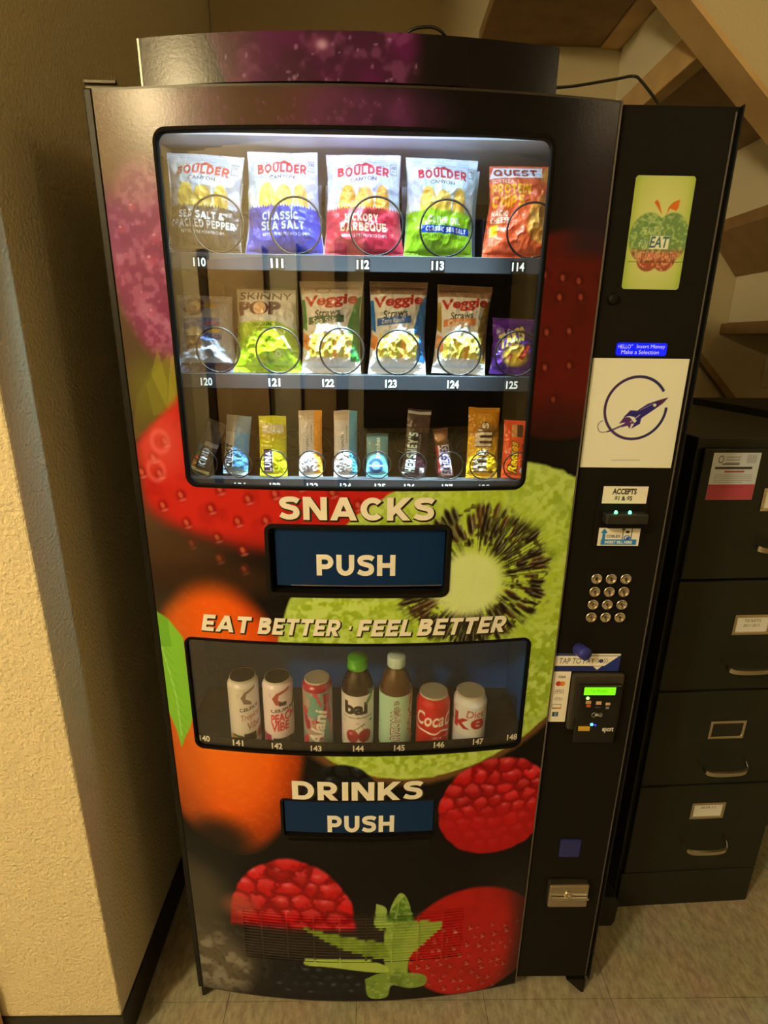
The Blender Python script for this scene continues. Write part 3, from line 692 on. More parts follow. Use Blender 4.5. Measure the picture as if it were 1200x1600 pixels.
def curved_slab(name, x0, x1, z0, z1, yf, yb, m, parent, n=32):
    """closed slab that follows the bow of the door: front at -bul+yf, back at -bul+yb"""
    xs = np.linspace(x0, x1, n); V = []; F = []
    for x in xs:
        b = -float(bul(x)); V += [(x, b+yf, z0), (x, b+yf, z1), (x, b+yb, z1), (x, b+yb, z0)]
    for i in range(n-1):
        a = 4*i
        for k in range(4): F.append((a+k, a+4+k, a+4+(k+1) % 4, a+(k+1) % 4))
    F += [(0, 1, 2, 3), (4*n-1, 4*n-2, 4*n-3, 4*n-4)]
    o = obj_pd(name, V, F, m, parent)
    bm = bmesh.new(); bm.from_mesh(o.data); bmesh.ops.recalc_face_normals(bm, faces=bm.faces); bm.to_mesh(o.data); bm.free(); return o
# rim of the door: a thin return along the edges
rim = mat('dark_door_rim', (0.02, 0.014, 0.010), 0.4)
curved_slab('door_rim', 0.006, XS, 1.824, 1.829, 0.0, 0.045, rim, door)
curved_slab('door_rim', 0.006, XS, 0.039, 0.0435, 0.0, 0.045, rim, door)
boxes('door_rim', [(XS-0.0005, XS+0.0022, -0.002, 0.03, 0.04, 1.828)], mat('dull_grey_trim', (0.10, 0.09, 0.075), 0.5), door, 0.0006)
def rr_loop(R, r, grow, n=10):
    x0, x1, z0, z1 = R[0]-grow, R[1]+grow, R[2]-grow, R[3]+grow; r = max(r+grow, 0.001); P = []
    for cx, cz, a0 in ((x1-r, z1-r, 0), (x0+r, z1-r, 90), (x0+r, z0+r, 180), (x1-r, z0+r, 270)):
        for k in range(n+1):
            a = math.radians(a0+90*k/n); P.append((cx+r*math.cos(a), cz+r*math.sin(a)))
    out = []
    for p_, q_ in zip(P, P[1:]+P[:1]):           # extra points along the straights so the loop bends with the door
        L = math.dist(p_, q_); k = max(1, int(L/0.03))
        for t in range(k): out.append((p_[0]+(q_[0]-p_[0])*t/k, p_[1]+(q_[1]-p_[1])*t/k))
    return out
def bezel(name, R, r, w_out, w_in, proud, depth, m, parent):
    prof = [(w_out, 0.002), (w_out, -proud*0.6), (w_out-0.0012, -proud), (-w_in+0.001, -proud), (-w_in, -proud*0.6), (-w_in, depth)]
    V = []; F = []; n = None
    base = rr_loop(R, r, 0.0); n = len(base)
    loops = []
    C_ = ((R[0]+R[1])/2, (R[2]+R[3])/2)
    # offset along the outward normal of the loop
    B = np.array(base); tn = np.roll(B, -1, 0)-np.roll(B, 1, 0); nm = np.stack([tn[:, 1], -tn[:, 0]], 1); nm /= np.linalg.norm(nm, axis=1)[:, None]
    for off, y in prof:
        Q = B+nm*off
        V += [(q[0], -float(bul(q[0]))+y, q[1]) for q in Q]
    for k in range(len(prof)-1):
        for i in range(n): F.append((k*n+i, (k+1)*n+i, (k+1)*n+(i+1) % n, k*n+(i+1) % n))
    o = obj_pd(name, V, F, m, parent)
    bm = bmesh.new(); bm.from_mesh(o.data); bmesh.ops.recalc_face_normals(bm, faces=bm.faces); bm.to_mesh(o.data); bm.free(); return o
bezel('window_gasket', WIN, 0.016, 0.003, 0.0025, 0.0015, 0.010, gask_m, door)
bezel('flap_bezel', FLP, 0.012, 0.003, 0.005, 0.003, 0.022, blk_sat, door)
bezel('window_gasket', DRK, 0.014, 0.003, 0.0025, 0.0015, 0.008, gask_m, door)
bezel('flap_bezel', FL2, 0.008, 0.002, 0.004, 0.001, 0.012, blk_sat, door)

# lettering on the wrap: cream vinyl over a dark drop shadow
cream = mat('cream_vinyl', tuple(seen((250, 232, 200))), 0.4); shadow_ink = mat('dark_brown_ink', (0.012, 0.008, 0.005), 0.5)
white_ink = mat('white_ink', (0.82, 0.82, 0.80), 0.5)
ys = lambda off: (lambda x, z=None: -float(bul(x))-off)
def lettering(word, x0, z0, x1, z1, shear, parent, d=0.0016):
    word_mesh('letter_shadow', word, x0, z0, x1, z1, ys(0.0006), shadow_ink, parent, shear, grow=0.035, dx=d, dz=-d*1.2)
    word_mesh('lettering', word, x0, z0, x1, z1, ys(0.0010), cream, parent, shear)
a, b = D(437, 811), D(679, 777); lettering('SNACKS', a[0], a[1], b[0], b[1], 0.0, door)
a, b = D(457, 1248), D(661, 1219); lettering('DRINKS', a[0], a[1], b[0], b[1], 0.0, door)
a = D(316, 986)[0]; b = D(795, 985)[0]; zt = D(555, 968)[1]; zb = D(555, 994)[1]
words = [('EAT', 316, 396), ('BETTER', 404, 536), ('·', 545, 553), ('FEEL', 560, 648), ('BETTER', 655, 793)]
for w_, xa, xb in words:
    pm = (xa+xb)/2; fr = abs(pm-555)/240
    yt = 968-5*fr**1.5 if pm < 555 else 968-6*fr**1.5; h = 25
    x0_, z1_ = D(xa, yt)[0], zt; x1_, z0_ = D(xb, yt+h)[0], zb
    lettering(w_, x0_, z0_, x1_-0.004, z1_, 0.22, door)

# blue flaps
blue_m = mat('blue_flap_plastic', (0.002, 0.026, 0.125), 0.45, spec=0.2)
fp = curved_slab('delivery_flap', 0.237, 0.530, 1.088, 1.1975, 0.010, 0.016, blue_m, vm)
a, b = on_y(495, 899, -0.024), on_y(618, 867, -0.024); word_mesh('lettering', 'PUSH', a[0], a[2], b[0], b[2], ys(-0.0095), cream, fp)
curved_slab('hinge_bar', 0.262, 0.528, 1.0890, 1.0905, 0.0085, 0.0098, steel, fp)
box('flap_recess', 0.222, 0.539, 0.02, 0.03, 1.07, 1.207, inner_m, vm)
fp2 = curved_slab('delivery_flap', 0.231, 0.532, 0.541, 0.6215, 0.0005, 0.006, blue_m, vm)
a, b = on_y(512, 1300, -0.034), on_y(616, 1274, -0.034); word_mesh('lettering', 'PUSH', a[0], a[2], b[0], b[2], ys(0.0001), cream, fp2)
box('flap_recess', 0.222, 0.540, 0.012, 0.02, 0.52, 0.63, inner_m, vm)
curved_slab('pull_lip', 0.236, 0.526, 0.512, 0.524, -0.006, 0.004, blk_sat, door)

# grille of horizontal slats and upright ribs, printed like the wrap
gr = curved_slab('vent_grille', GRL[0]-0.001, GRL[1]+0.001, GRL[2]-0.001, GRL[3]+0.001, 0.034, 0.038, gask_m, vm)
def strip(name, x0, x1, z0, z1, yo, th, n):
    xs = np.linspace(x0, x1, n); V = []; F = []; Cc = []
    for x in xs:
        b_ = -float(bul(x)); V += [(x, b_+yo, z0), (x, b_+yo, z1), (x, b_+yo+th, z1), (x, b_+yo+th, z0)]
        Cc += [dc.sample(x, (z0+z1)/2) if n > 2 else dc.sample(x, z0 if k in (0, 3) else z1) for k in range(4)]
    for i in range(n-1):
        for k in range(4): F.append((4*i+k, 4*i+(k+1) % 4, 4*i+4+(k+1) % 4, 4*i+4+k))
    F += [(3, 2, 1, 0), (4*n-4, 4*n-3, 4*n-2, 4*n-1)]
    o_ = obj_pd(name, V, F, wrap, gr)
    at = o_.data.color_attributes.new('Col', 'FLOAT_COLOR', 'POINT'); cc = np.ones((4*n, 4)); cc[:, :3] = seen(np.array(Cc)); at.data.foreach_set('color', cc.astype(np.float32).ravel())
    return o_
NS = 17; pitch = (GRL[3]-GRL[2])/NS
for k in range(NS):
    z0 = GRL[2]+(k+0.25)*pitch; strip('slat', GRL[0], GRL[1], z0, z0+0.50*pitch, 0.0, 0.004, 130)
gx_ = [D(p_, 1478)[0] for p_ in (411, 450, 491, 531, 572, 612, 652, 690)]
for x_ in gx_:
    zz = np.linspace(GRL[2], GRL[3], NS+1); V = []; F = []; Cc = []
    for z_ in zz:
        b_ = -float(bul(x_)); V += [(x_-0.0018, b_-0.0003, z_), (x_+0.0018, b_-0.0003, z_), (x_+0.0018, b_+0.0055, z_), (x_-0.0018, b_+0.0055, z_)]; Cc += [dc.sample(x_, z_)]*4
    for i in range(NS):
        for k in range(4): F.append((4*i+k, 4*i+(k+1) % 4, 4*i+4+(k+1) % 4, 4*i+4+k))
    o_ = obj_pd('rib', V, F, wrap, gr); at = o_.data.color_attributes.new('Col', 'FLOAT_COLOR', 'POINT'); cc = np.ones((len(V), 4)); cc[:, :3] = seen(np.array(Cc)); at.data.foreach_set('color', cc.astype(np.float32).ravel())

# ------------------------------------------------------------------ lit topper
TX0, TX1, TZ0, TZ1 = 0.085, 0.657, 1.8315, 1.887
tcv = Canvas(TX0, TZ0, TX1, TZ1, 0.002, (30, 20, 13)); trg = np.random.default_rng(3)
tn1 = fbm(tcv.ny, tcv.nx, 26, trg); tn2 = fbm(tcv.ny, tcv.nx, 8, trg)
tcv.all(sst(0.36, 0.54, tcv.X)*0.8, (13, 8, 7))
tcv.all((1-sst(0.16, 0.2, tcv.X))*0.6, (52, 36, 22))
gm = sst(0.185, 0.20, tcv.X+ (TZ1-tcv.Y)*-0.45+0.012)*(1-sst(0.44, 0.475, tcv.X))
tcv.all(gm*0.95, (60, 22, 36)); tcv.all(gm*sst(0.35, 0.7, tn1)*0.9, (84, 20, 54)); tcv.all(gm*sst(0.5, 0.75, tn2)*0.5, (122, 62, 84)); tcv.all(gm*(1-sst(0.2, 0.27, tcv.X))*0.6, (74, 36, 34))
for _ in range(22):
    x_ = 0.2+0.26*trg.random(); z_ = TZ0+0.055*trg.random(); tcv.ell(x_, z_, 0.001+0.002*trg.random(), 0.001+0.002*trg.random(), (176, 130, 140), 0.5, a=0.5)
cx_, cz_ = on_y(500, 72, -.03)[0], on_y(500, 72, -.03)[2]; tcv.ell(cx_, cz_, 0.016, 0.011, (96, 40, 58), 0.5, a=0.8); tcv.ell(cx_+0.003, cz_, 0.007, 0.005, (186, 140, 140), 0.8, a=0.8)
def tb(x): return 0.004+0.031*(1-((np.asarray(x, float)-0.371)/0.286)**2)
top = sheet('topper_panel', tcv, lambda x, z: (x, -tb(x), z), wrap, vm)
xs = np.linspace(TX0, TX1, 30); V = []; F = []
for x_ in xs:
    y_ = -float(tb(x_))+0.0015; V += [(x_, y_, TZ0), (x_, y_, TZ1), (x_, 0.14, TZ1), (x_, 0.14, TZ0)]
for i in range(29):
    for k in range(4): F.append((4*i+k, 4*i+(k+1) % 4, 4*i+4+(k+1) % 4, 4*i+4+k))
F += [(3, 2, 1, 0), (116, 117, 118, 119)]
obj_pd('topper_body', V, F, rim, top)
box('topper_edge', TX0-0.003, TX0-0.0005, -0.004, 0.14, TZ0, TZ1, steel, top)
cable_m = mat('black_cable', (0.006, 0.006, 0.006), 0.5)
tube('topper_cable', spline([on_y(868, 137, 0.16), on_y(900, 134, 0.17), on_y(960, 124, 0.18), on_y(990, 119, 0.18), on_y(1003, 128, 0.16), on_y(1026, 158, 0.12), on_y(1030, 168, 0.10)], 8), 0.0022, cable_m, vm)
tube('topper_cable', spline([on_y(625, 62, 0.13), on_y(645, 46, 0.12), on_y(672, 42, 0.12), on_y(688, 48, 0.12), on_y(700, 62, 0.13)], 8), 0.0022, cable_m, vm)

# ------------------------------------------------------------------ snack compartment
box('compartment_floor', 0.02, 0.727, 0.07, 0.838, 1.215, 1.225, inner_m, vm)
curved_slab('compartment_floor', 0.02, 0.727, 1.222, 1.230, 0.012, 0.104, inner_m, vm)  # unseen plate added to stop LED light leaking down behind the door
box('compartment_back', 0.02, 0.727, 0.60, 0.61, 1.227, 1.80, inner_m, vm)
pale_m = mat('pale_grey_liner', (0.52, 0.56, 0.60), 0.35)
obj_pd('light_reflector', [(0.05, 0.075, 1.801), (0.715, 0.075, 1.801), (0.715, 0.32, 1.765), (0.05, 0.32, 1.765), (0.05, 0.075, 1.804), (0.715, 0.075, 1.804), (0.715, 0.32, 1.769), (0.05, 0.32, 1.769)], [(0, 3, 2, 1), (4, 5, 6, 7), (0, 1, 5, 4), (1, 2, 6, 5), (2, 3, 7, 6), (3, 0, 4, 7)], pale_m, vm)
for k, (px0, px1) in enumerate(((388, 500), (506, 625), (630, 740), (292, 372))):
    x0, x1 = on_y(px0, 215, 0.22)[0], on_y(px1, 215, 0.22)[0]
    V = []; n = 9
    for i in range(n):
        t = i/(n-1); y_ = 0.25-0.03*math.sin(t*math.pi); V += [(x0, y_, 1.68+t*0.10), (x1, y_, 1.68+t*0.10)]
    obj_pd('light_reflector', V, [(2*i, 2*i+1, 2*i+3, 2*i+2) for i in range(n-1)], pale_m, vm, True)
wire_m = mat('black_coil_wire', (0.004, 0.004, 0.005), 0.45, 0.0, spec=0.3)
lip_m = mat('charcoal_tray_lip', (0.018, 0.020, 0.025), 0.5, spec=0.25)
TRAYS = []
for zt in (1.630, 1.4455, 1.2645):
    tr_ = box('snack_tray', 0.040, 0.718, 0.050, 0.58, zt-0.003, zt-0.0005, inner_m, vm); TRAYS.append(tr_)
    box('tray_lip', 0.040, 0.718, 0.044, 0.0495, zt-0.024, zt+0.0005, lip_m, tr_, 0.001)
def coil(tray, cx, zt, R, y0=0.052, turns=3, wire=0.0014):
    P = []
    for t in np.linspace(0, 2*math.pi*1.02, 44):
        P.append((cx+R*math.sin(-t+math.pi), y0+0.006*t/6.28, zt+R+wire+R*math.cos(-t+math.pi)))
    tube('spiral_coil', P, wire, wire_m, tray, 6)
    P = []
    for t in np.linspace(0, 2*math.pi*turns, 30*turns):
        P.append((cx+R*math.sin(-t+math.pi), y0+0.14+0.05*t/6.28, zt+R+wire+R*math.cos(-t+math.pi)))
    tube('spiral_coil', P, wire, wire_m, tray, 6)
for r_, (zt, items) in enumerate(((1.630, ((312, '110'), (433, '111'), (567, '112'), (684, '113'), (810, '114'))),
                                  (1.4455, ((323, '120'), (429, '121'), (513, '122'), (611, '123'), (708, '124'), (800, '125'))),
                                  (1.2645, ((375, '131'), (430, '132'), (488, '133'), (540, '134'), (594, '135'), (640, '136'), (699, '137'), (757, '138'), (810, '139'))))):
    py = (411, 597, 756)[r_]
    for px, s in items:
        x = on_y(px, py, 0.044)[0]; w_ = 0.0098
        if r_ == 0: boxes('number_card', [(x-0.0115, x+0.0115, 0.0434, 0.0439, zt-0.0215, zt-0.0045)], gask_m, TRAYS[r_])
        text_mesh('number_label', s, 0.03, x-w_, zt-0.0195, x+w_, zt-0.0065, lambda a_, b_: 0.0430, white_ink, TRAYS[r_])
dv = mat('tray_divider', (0.10, 0.11, 0.13), 0.3)
for tr_, zt, pxs, h in ((TRAYS[0], 1.630, (383, 505, 628, 752), 0.075), (TRAYS[1], 1.4455, (372, 468, 570, 668, 760), 0.05)):
    for px in pxs:
        x = on_y(px, 400 if zt > 1.5 else 580, 0.15)[0]; box('divider', x-0.0008, x+0.0008, 0.145, 0.50, zt, zt+h, dv, tr_)
for (cpx, cpy, R_, r_) in ((340, 360, .041, 0), (462, 362, .041, 0), (588, 362, .042, 0), (697, 363, .041, 0), (832, 365, .040, 0),
                           (340, 546, .036, 1), (434, 546, .037, 1), (534, 546, .037, 1), (622, 547, .036, 1), (718, 547, .036, 1), (808, 548, .036, 1),
                           (318, 722, .0245, 2), (372, 722, .0245, 2), (428, 722, .0245, 2), (487, 722, .0245, 2), (541, 722, .0245, 2), (589, 722, .0245, 2), (645, 722, .0245, 2), (702, 722, .0245, 2), (756, 722, .0245, 2), (809, 722, .0245, 2)):
    coil(TRAYS[r_], on_y(cpx, cpy, 0.052)[0], (1.630, 1.4455, 1.2645)[r_], R_, 0.0515 if r_ < 2 else 0.0475, wire=0.0017 if r_ < 2 else 0.0013)
pane_m = glass_mat('window_glass', 0.07, 0.5)
curved_slab('window_pane', WIN[0]-0.004, WIN[1]+0.004, WIN[2]-0.004, WIN[3]+0.004, 0.003, 0.006, pane_m, door, 24)
curved_slab('window_pane', DRK[0]-0.004, DRK[1]+0.004, DRK[2]-0.004, DRK[3]+0.004, 0.0025, 0.005, pane_m, door, 24)

# ------------------------------------------------------------------ drinks compartment
DZ = 0.722
dplat_m = mat('dark_drink_shelf', (0.030, 0.028, 0.026), 0.4)
dsh = curved_slab('drink_shelf', 0.024, 0.722, DZ-0.012, DZ-0.0005, 0.014, 0.26, dplat_m, vm)
ink_blue = mat('dark_blue_liner', (0.010, 0.100, 0.44), 0.5, spec=0.2)
box('compartment_back', 0.024, 0.722, 0.20, 0.21, DZ, 1.03, ink_blue, vm)
curved_slab('compartment_ceiling', 0.024, 0.722, 1.031, 1.036, 0.012, 0.10, ink_blue, vm)  # unseen plate added to keep the LED light out of the drinks
box('compartment_ceiling', 0.024, 0.722, 0.03, 0.199, 1.02, 1.03, ink_blue, vm)
box('compartment_side', 0.020, 0.0235, 0.03, 0.199, DZ, 1.019, ink_blue, vm)
box('compartment_side', 0.7225, 0.727, 0.03, 0.199, DZ, 1.019, ink_blue, vm)
curved_slab('number_strip', 0.066, 0.694, DZ+0.0002, DZ+0.036, 0.0064, 0.0080, gask_m, dsh)
for px, py, s in ((320, 1155, '140'), (372, 1162, '141'), (433, 1167, '142'), (494, 1171, '143'), (560, 1171, '144'), (624, 1170, '145'), (686, 1165, '146'), (747, 1160, '147'), (800, 1153, '148')):
    y_ = -0.03
    for _ in range(4):
        q = on_y(px, py, y_); y_ = -float(bul(q[0]))+0.006
    text_mesh('number_label', s, 0.03, q[0]-0.0105, q[2]-0.005, q[0]+0.0105, q[2]+0.009, lambda a_, b_: -float(bul(a_))+0.0060, white_ink, dsh)
# ------------------------------------------------------------------ control panel
PY = 0.006
cp = box('control_panel', XS+0.006, MW, PY, 0.0215, 0.052, MH-0.003, blk_sat, vm, 0.0015)
box('panel_edge', MW+0.0005, MW+0.003, 0.0, 0.06, 0.05, MH-0.002, black_m, cp, 0.0008)
box('panel_edge', MW-0.0065, MW-0.0045, PY-0.0015, PY-0.0002, 0.06, MH-0.01, mat('grey_edge_line', (0.10, 0.095, 0.085), 0.4), cp)
def PX(px, py, y=PY): q = on_y(px, py, y); return q[0], q[2]
def flat(y): return lambda x, z: (x, np.full_like(x, y), z)
# backlit apple panel
a = PX(997, 272); b = PX(1063, 453); R = (0.789, 0.8785, 1.583, 1.7385)
ac = Canvas(R[0], R[2], R[1], R[3], 0.0009, (126, 150, 44)); arg = np.random.default_rng(5)
ecx, ecz = 0.834, 1.665
m, e = emask(ac, ecx, ecz-0.005, 0.058, 0.105, 0.75); ac.all(m*0.9, (186, 186, 112))
ac.all((1-sst(0, 0.012, ac.X-R[0]))*0.4+sst(-0.012, 0, ac.X-R[1])*0.4, (130, 150, 30))
an = fbm(ac.ny, ac.nx, 4, arg, 2)
q = lambda px, py: PX(px, py)
apm = np.zeros_like(ac.X)
for c_, r_ in (((1011, 372), (.028, .034)), ((1047, 372), (.027, .034)), ((1029, 378), (.034, .030)), ((1012, 402), (.018, .020)), ((1037, 402), (.018, .020)), ((1027, 390), (.028, .026))):
    x_, z_ = q(*c_); mm, _ = emask(ac, x_, z_, r_[0], r_[1], 0.05); apm = np.maximum(apm, mm)
zl, zh = q(1025, 398)[1], q(1025, 386)[1]
ac.all(apm, (108, 134, 66)); ac.all(apm*(1-sst(zl, zh, ac.Y)), (166, 60, 42)); ac.all(apm*sst(0.5, 0.7, an)*0.55, (184, 188, 120)); ac.all(apm*sst(0.55, 0.4, an)*0.35, (70, 92, 60))
ac.all(apm*sst(q(0, 372)[1]-.02, q(0, 365)[1]-.02, ac.Y)*0.15, (90, 140, 70))
x0, z0 = q(1013, 389); x1, z1 = q(1046, 369); ac.rect(x0, z0, x1, z1, (214, 212, 178), a=0.85); ac.text('EAT', x0+.001, z0+.0015, x1-.001, z1-.001, (38, 84, 74), 0.015, 0.12)
x0, z0 = q(1002, 367); x1, z1 = q(1035, 355); ac.text('HEALTHY', x0, z0, x1, z1, (182, 200, 130), 0.01, 0.1, a=0.7)
x0, z0 = q(998, 387); x1, z1 = q(1012, 375); ac.text('FUN', x0, z0, x1, z1, (186, 204, 160), 0.01, 0.1, a=0.7)
x0, z0 = q(995, 405); x1, z1 = q(1055, 394); ac.text('VITAMINS HEALTH', x0, z0, x1, z1, (226, 150, 110), 0.01, 0.0, a=0.7)
ac.poly([q(1022, 316), (q(1027, 312)), q(1030, 318), q(1034, 336)], (184, 84, 22)); ac.poly([q(1044, 324), q(1052, 316), q(1062, 312), q(1060, 324), q(1056, 330), q(1046, 326), q(1040, 338)], (190, 92, 24))
ac.line([q(981, 409), q(1069, 410)], 0.0008, (60, 70, 20))
keepa = rr_inside((ac.X[:-1, :-1]+ac.X[1:, 1:])/2, (ac.Y[:-1, :-1]+ac.Y[1:, 1:])/2, R, 0.005)
lp = sheet('backlit_panel', ac, flat(PY-0.0012), print_mat('backlit_print', 0.35, emit=0.30), cp, light=False, keep=keepa); lp['label'] = 'glowing green panel with an apple made of words'
x_, z_ = PX(957, 467); lathe('door_lock', [(0.0085, 0), (0.0085, 0.004), (0.007, 0.007), (0.002, 0.008), (0.0, 0.008)], blk_sat, cp, 20).matrix_local = Matrix.Translation((x_, PY-0.0002, z_)) @ Matrix.Rotation(math.pi/2, 4, 'X')
# message display
R = (0.7935, 0.8755, 1.4838, 1.5035)
lc = Canvas(R[0], R[2], R[1], R[3], 0.0006, (10, 22, 235))
lc.text("HELLO''", R[0]+.003, R[2]+.0110, R[0]+.026, R[2]+.0172, (170, 170, 255), 0.0); lc.text('Insert Money', R[0]+.033, R[2]+.0098, R[1]-.003, R[2]+.0172, (170, 170, 255), 0.0)
lc.text('Make a Selection', R[0]+.009, R[2]+.0025, R[1]-.012, R[2]+.0085, (170, 170, 255), 0.0)
keepl = rr_inside((lc.X[:-1, :-1]+lc.X[1:, 1:])/2, (lc.Y[:-1, :-1]+lc.Y[1:, 1:])/2, R, 0.004)
dsp = sheet('message_display', lc, flat(PY-0.001), print_mat('lit_display', 0.2, emit=1.3), cp, light=False, keep=keepl); dsp['label'] = 'glowing blue two-line text display'
# bill acceptor
x0, z1 = PX(935, 757); x1, z0 = PX(1001, 856)
bv = box('bill_acceptor', 0.797, 0.886, PY-0.004, PY-0.0003, 1.156, 1.274, blk_sat, cp, 0.0015)
mo = boxes('bill_mouth', [(0.806, 0.879, PY-0.026, PY-0.0045, 1.204, 1.223)], mat('dark_grey_plastic', (0.022, 0.024, 0.022), 0.35), cp, 0.003)
boxes('bill_slot', [(0.810, 0.875, PY-0.0262, PY-0.010, 1.198, 1.2035)], gask_m, cp)
sc = Canvas(0.8025, 1.2365, 0.8805, 1.2675, 0.0005, (250, 226, 172))
sc.text('ACCEPTS', 0.819, 1.2530, 0.861, 1.2635, (28, 22, 14), 0.04); sc.text('$1 & $5', 0.824, 1.2405, 0.855, 1.2500, (28, 22, 14), 0.035)
sheet('accepts_label', sc, flat(PY-0.0050), print_mat('paper_print', 0.55), cp)
ic = Canvas(0.8045, 1.1580, 0.8785, 1.1915, 0.0005, (250, 230, 190)); u = lambda a_, b_: (0.8045+a_*0.074, 1.1580+b_*0.0335)
ic.rect(*u(0.08, 0.06), *u(0.94, 0.36), (30, 118, 176)); ic.rect(*u(0.10, 0.06), *u(0.17, 0.8), (30, 118, 176)); ic.poly([u(0.05, 0.72), u(0.22, 0.72), u(0.135, 0.97)], (30, 118, 176))
ic.text('INSERT BILL HERE', *u(0.18, 0.12), *u(0.84, 0.29), (236, 240, 246), 0.04); ic.text('COBLEX.', *u(0.2, 0.46), *u(0.55, 0.62), (60, 56, 50), 0.03)
ic.rect(*u(0.58, 0.36), *u(0.60, 0.98), (50, 50, 52)); ic.rect(*u(0.79, 0.36), *u(0.81, 0.98), (50, 50, 52)); ic.ell(*u(0.70, 0.78), 0.0035, 0.0026, (60, 60, 60)); ic.ell(*u(0.70, 0.46), 0.0062, 0.0045, (40, 90, 150), ring=0.35); ic.rect(*u(0.55, 0.88), *u(0.64, 0.96), (50, 50, 52)); ic.ell(*u(0.72, 0.42), 0.003, 0.003, (30, 80, 150))
sheet('insert_label', ic, flat(PY-0.0050), MATS['paper_print'], cp)
led_g = mat('green_led', (0.02, 0.5, 0.1), 0.3, emit=(0.10, 1.0, 0.28), emit_s=5.0)
for px in (964, 986):
    x_, z_ = PX(px, 787, PY-0.02); o = lathe('indicator_led', [(0.0028, 0), (0.0028, 0.002), (0.0018, 0.0045), (0, 0.005)], led_g, cp, 14); o.matrix_local = Matrix.Translation((x_, PY-0.0210, 1.2236))
# keypad
kp = box('keypad', 0.797, 0.874, PY-0.002, PY-0.0002, 1.004, 1.110, blk_sat, vm, 0.001)
k0x, k0z = PX(930, 902); k1x, k1z = PX(966, 962)
kprof = [(0.0104, 0), (0.0104, 0.004), (0.0096, 0.0060), (0.0080, 0.0060), (0.0073, 0.0046), (0.0, 0.0050)]
keys = ['1', '2', '3', '4', '5', '6', '7', '8', '9', '*', '0', '#']
ink = mat('black_ink', (0.01, 0.01, 0.01), 0.5)
for j in range(4):
    for i in range(3):
        x_, z_ = k0x+(k1x-k0x)*i/2, k0z+(k1z-k0z)*j/3
        o = lathe('key', kprof, chrome, kp, 24); o.matrix_local = Matrix.Translation((x_, PY-0.0022, z_)) @ Matrix.Rotation(math.pi/2, 4, 'X')
        s_ = keys[j*3+i]; text_mesh('key_digit', s_, 0.01, -0.0018, -0.0026, 0.0018, 0.0026, lambda a_, b_: 0.0, ink, o).matrix_local = Matrix.Rotation(-math.pi/2, 4, 'X') @ Matrix.Translation((0, -0.0051, 0))
# card reader
ax = lambda px, py: PX(px, py)
bn = Canvas(0.7525, 0.898, 0.8815, 0.936, 0.0006, (250, 224, 170)); w_, h_ = 0.129, 0.038; u = lambda a_, b_: (0.7525+a_*w_, 0.898+b_*h_)
bn.rect(*u(0, 0.90), *u(0.5, 1), (22, 34, 70)); bn.rect(*u(0, 0.86), *u(1, 0.89), (30, 40, 74)); bn.rect(*u(0, 0), *u(1, 0.30), (22, 34, 84)); bn.poly([u(0.78, 0.30), u(0.98, 0.87), u(1.0, 0.87), u(1.0, 0.0), u(0.78, 0.0)], (24, 40, 96))
bn.rect(*u(0, 0.29), *u(0.78, 0.33), (250, 224, 170)); bn.rect(*u(0, 0.25), *u(0.6, 0.28), (16, 18, 40)); bn.poly([u(0.61, 0.27), u(0.74, 0.27), u(0.675, 0.06)], (250, 224, 170))
bn.text('TAP TO PAY', *u(0.09, 0.42), *u(0.62, 0.74), (46, 48, 66), 0.0, 0.1)
bn.line([u(0.66, 0.45), u(0.69, 0.58), u(0.66, 0.72)], 0.0012, (70, 70, 80)); bn.ell(*u(0.72, 0.58), 0.0045, 0.004, (60, 60, 74)); bn.line([u(0.76, 0.45), u(0.785, 0.58), u(0.76, 0.72)], 0.0012, (70, 70, 80)); bn.line([u(0.79, 0.42), u(0.82, 0.58), u(0.79, 0.75)], 0.0010, (90, 90, 100))
pp = MATS['paper_print']
cr = empty('card_reader', (0.82, PY, 0.84)); cr.parent = vm
def ch(o): o.parent = cr; o.location = Vector(o.location)-Vector((0.82, PY, 0.84)); return o
ch(sheet('tap_to_pay_label', bn, flat(PY-0.0012), pp, None))
cc_ = Canvas(0.7525, 0.781, 0.7905, 0.8965, 0.0006, (250, 226, 176)); w_, h_ = 0.038, 0.1155; u = lambda a_, b_: (0.7525+a_*w_, 0.781+b_*h_)
cc_.text('VISA', *u(0.36, 0.87), *u(0.76, 0.92), (34, 34, 50), 0.02, 0.15); cc_.ell(*u(0.42, 0.765), 0.0055, 0.0055, (186, 40, 18)); cc_.ell(*u(0.62, 0.765), 0.0055, 0.0055, (222, 120, 34)); cc_.ell(*u(0.52, 0.765), 0.0018, 0.004, (206, 84, 24))
cc_.rect(*u(0.28, 0.57), *u(0.74, 0.65), (140, 124, 96)); cc_.rect(*u(0.31, 0.58), *u(0.71, 0.64), (250, 226, 176)); cc_.text('Pay', *u(0.48, 0.585), *u(0.66, 0.635), (60, 54, 44), 0.01); cc_.ell(*u(0.40, 0.61), 0.0016, 0.0018, (60, 54, 44))
cc_.ell(*u(0.51, 0.46), 0.009, 0.0042, (140, 124, 96), ring=0.12); cc_.text('G Pay', *u(0.36, 0.435), *u(0.66, 0.485), (90, 84, 70), 0.01)
cc_.rect(*u(0.24, 0.26), *u(0.70, 0.36), (112, 96, 74)); cc_.rect(*u(0.26, 0.29), *u(0.68, 0.35), (236, 214, 170)); cc_.poly([u(0.24, 0.26), u(0.70, 0.30), u(0.70, 0.26)], (196, 120, 50))
cc_.rect(*u(0.28, 0.11), *u(0.60, 0.20), (44, 60, 66)); cc_.text('C', *u(0.40, 0.125), *u(0.54, 0.185), (170, 190, 196), 0.03)
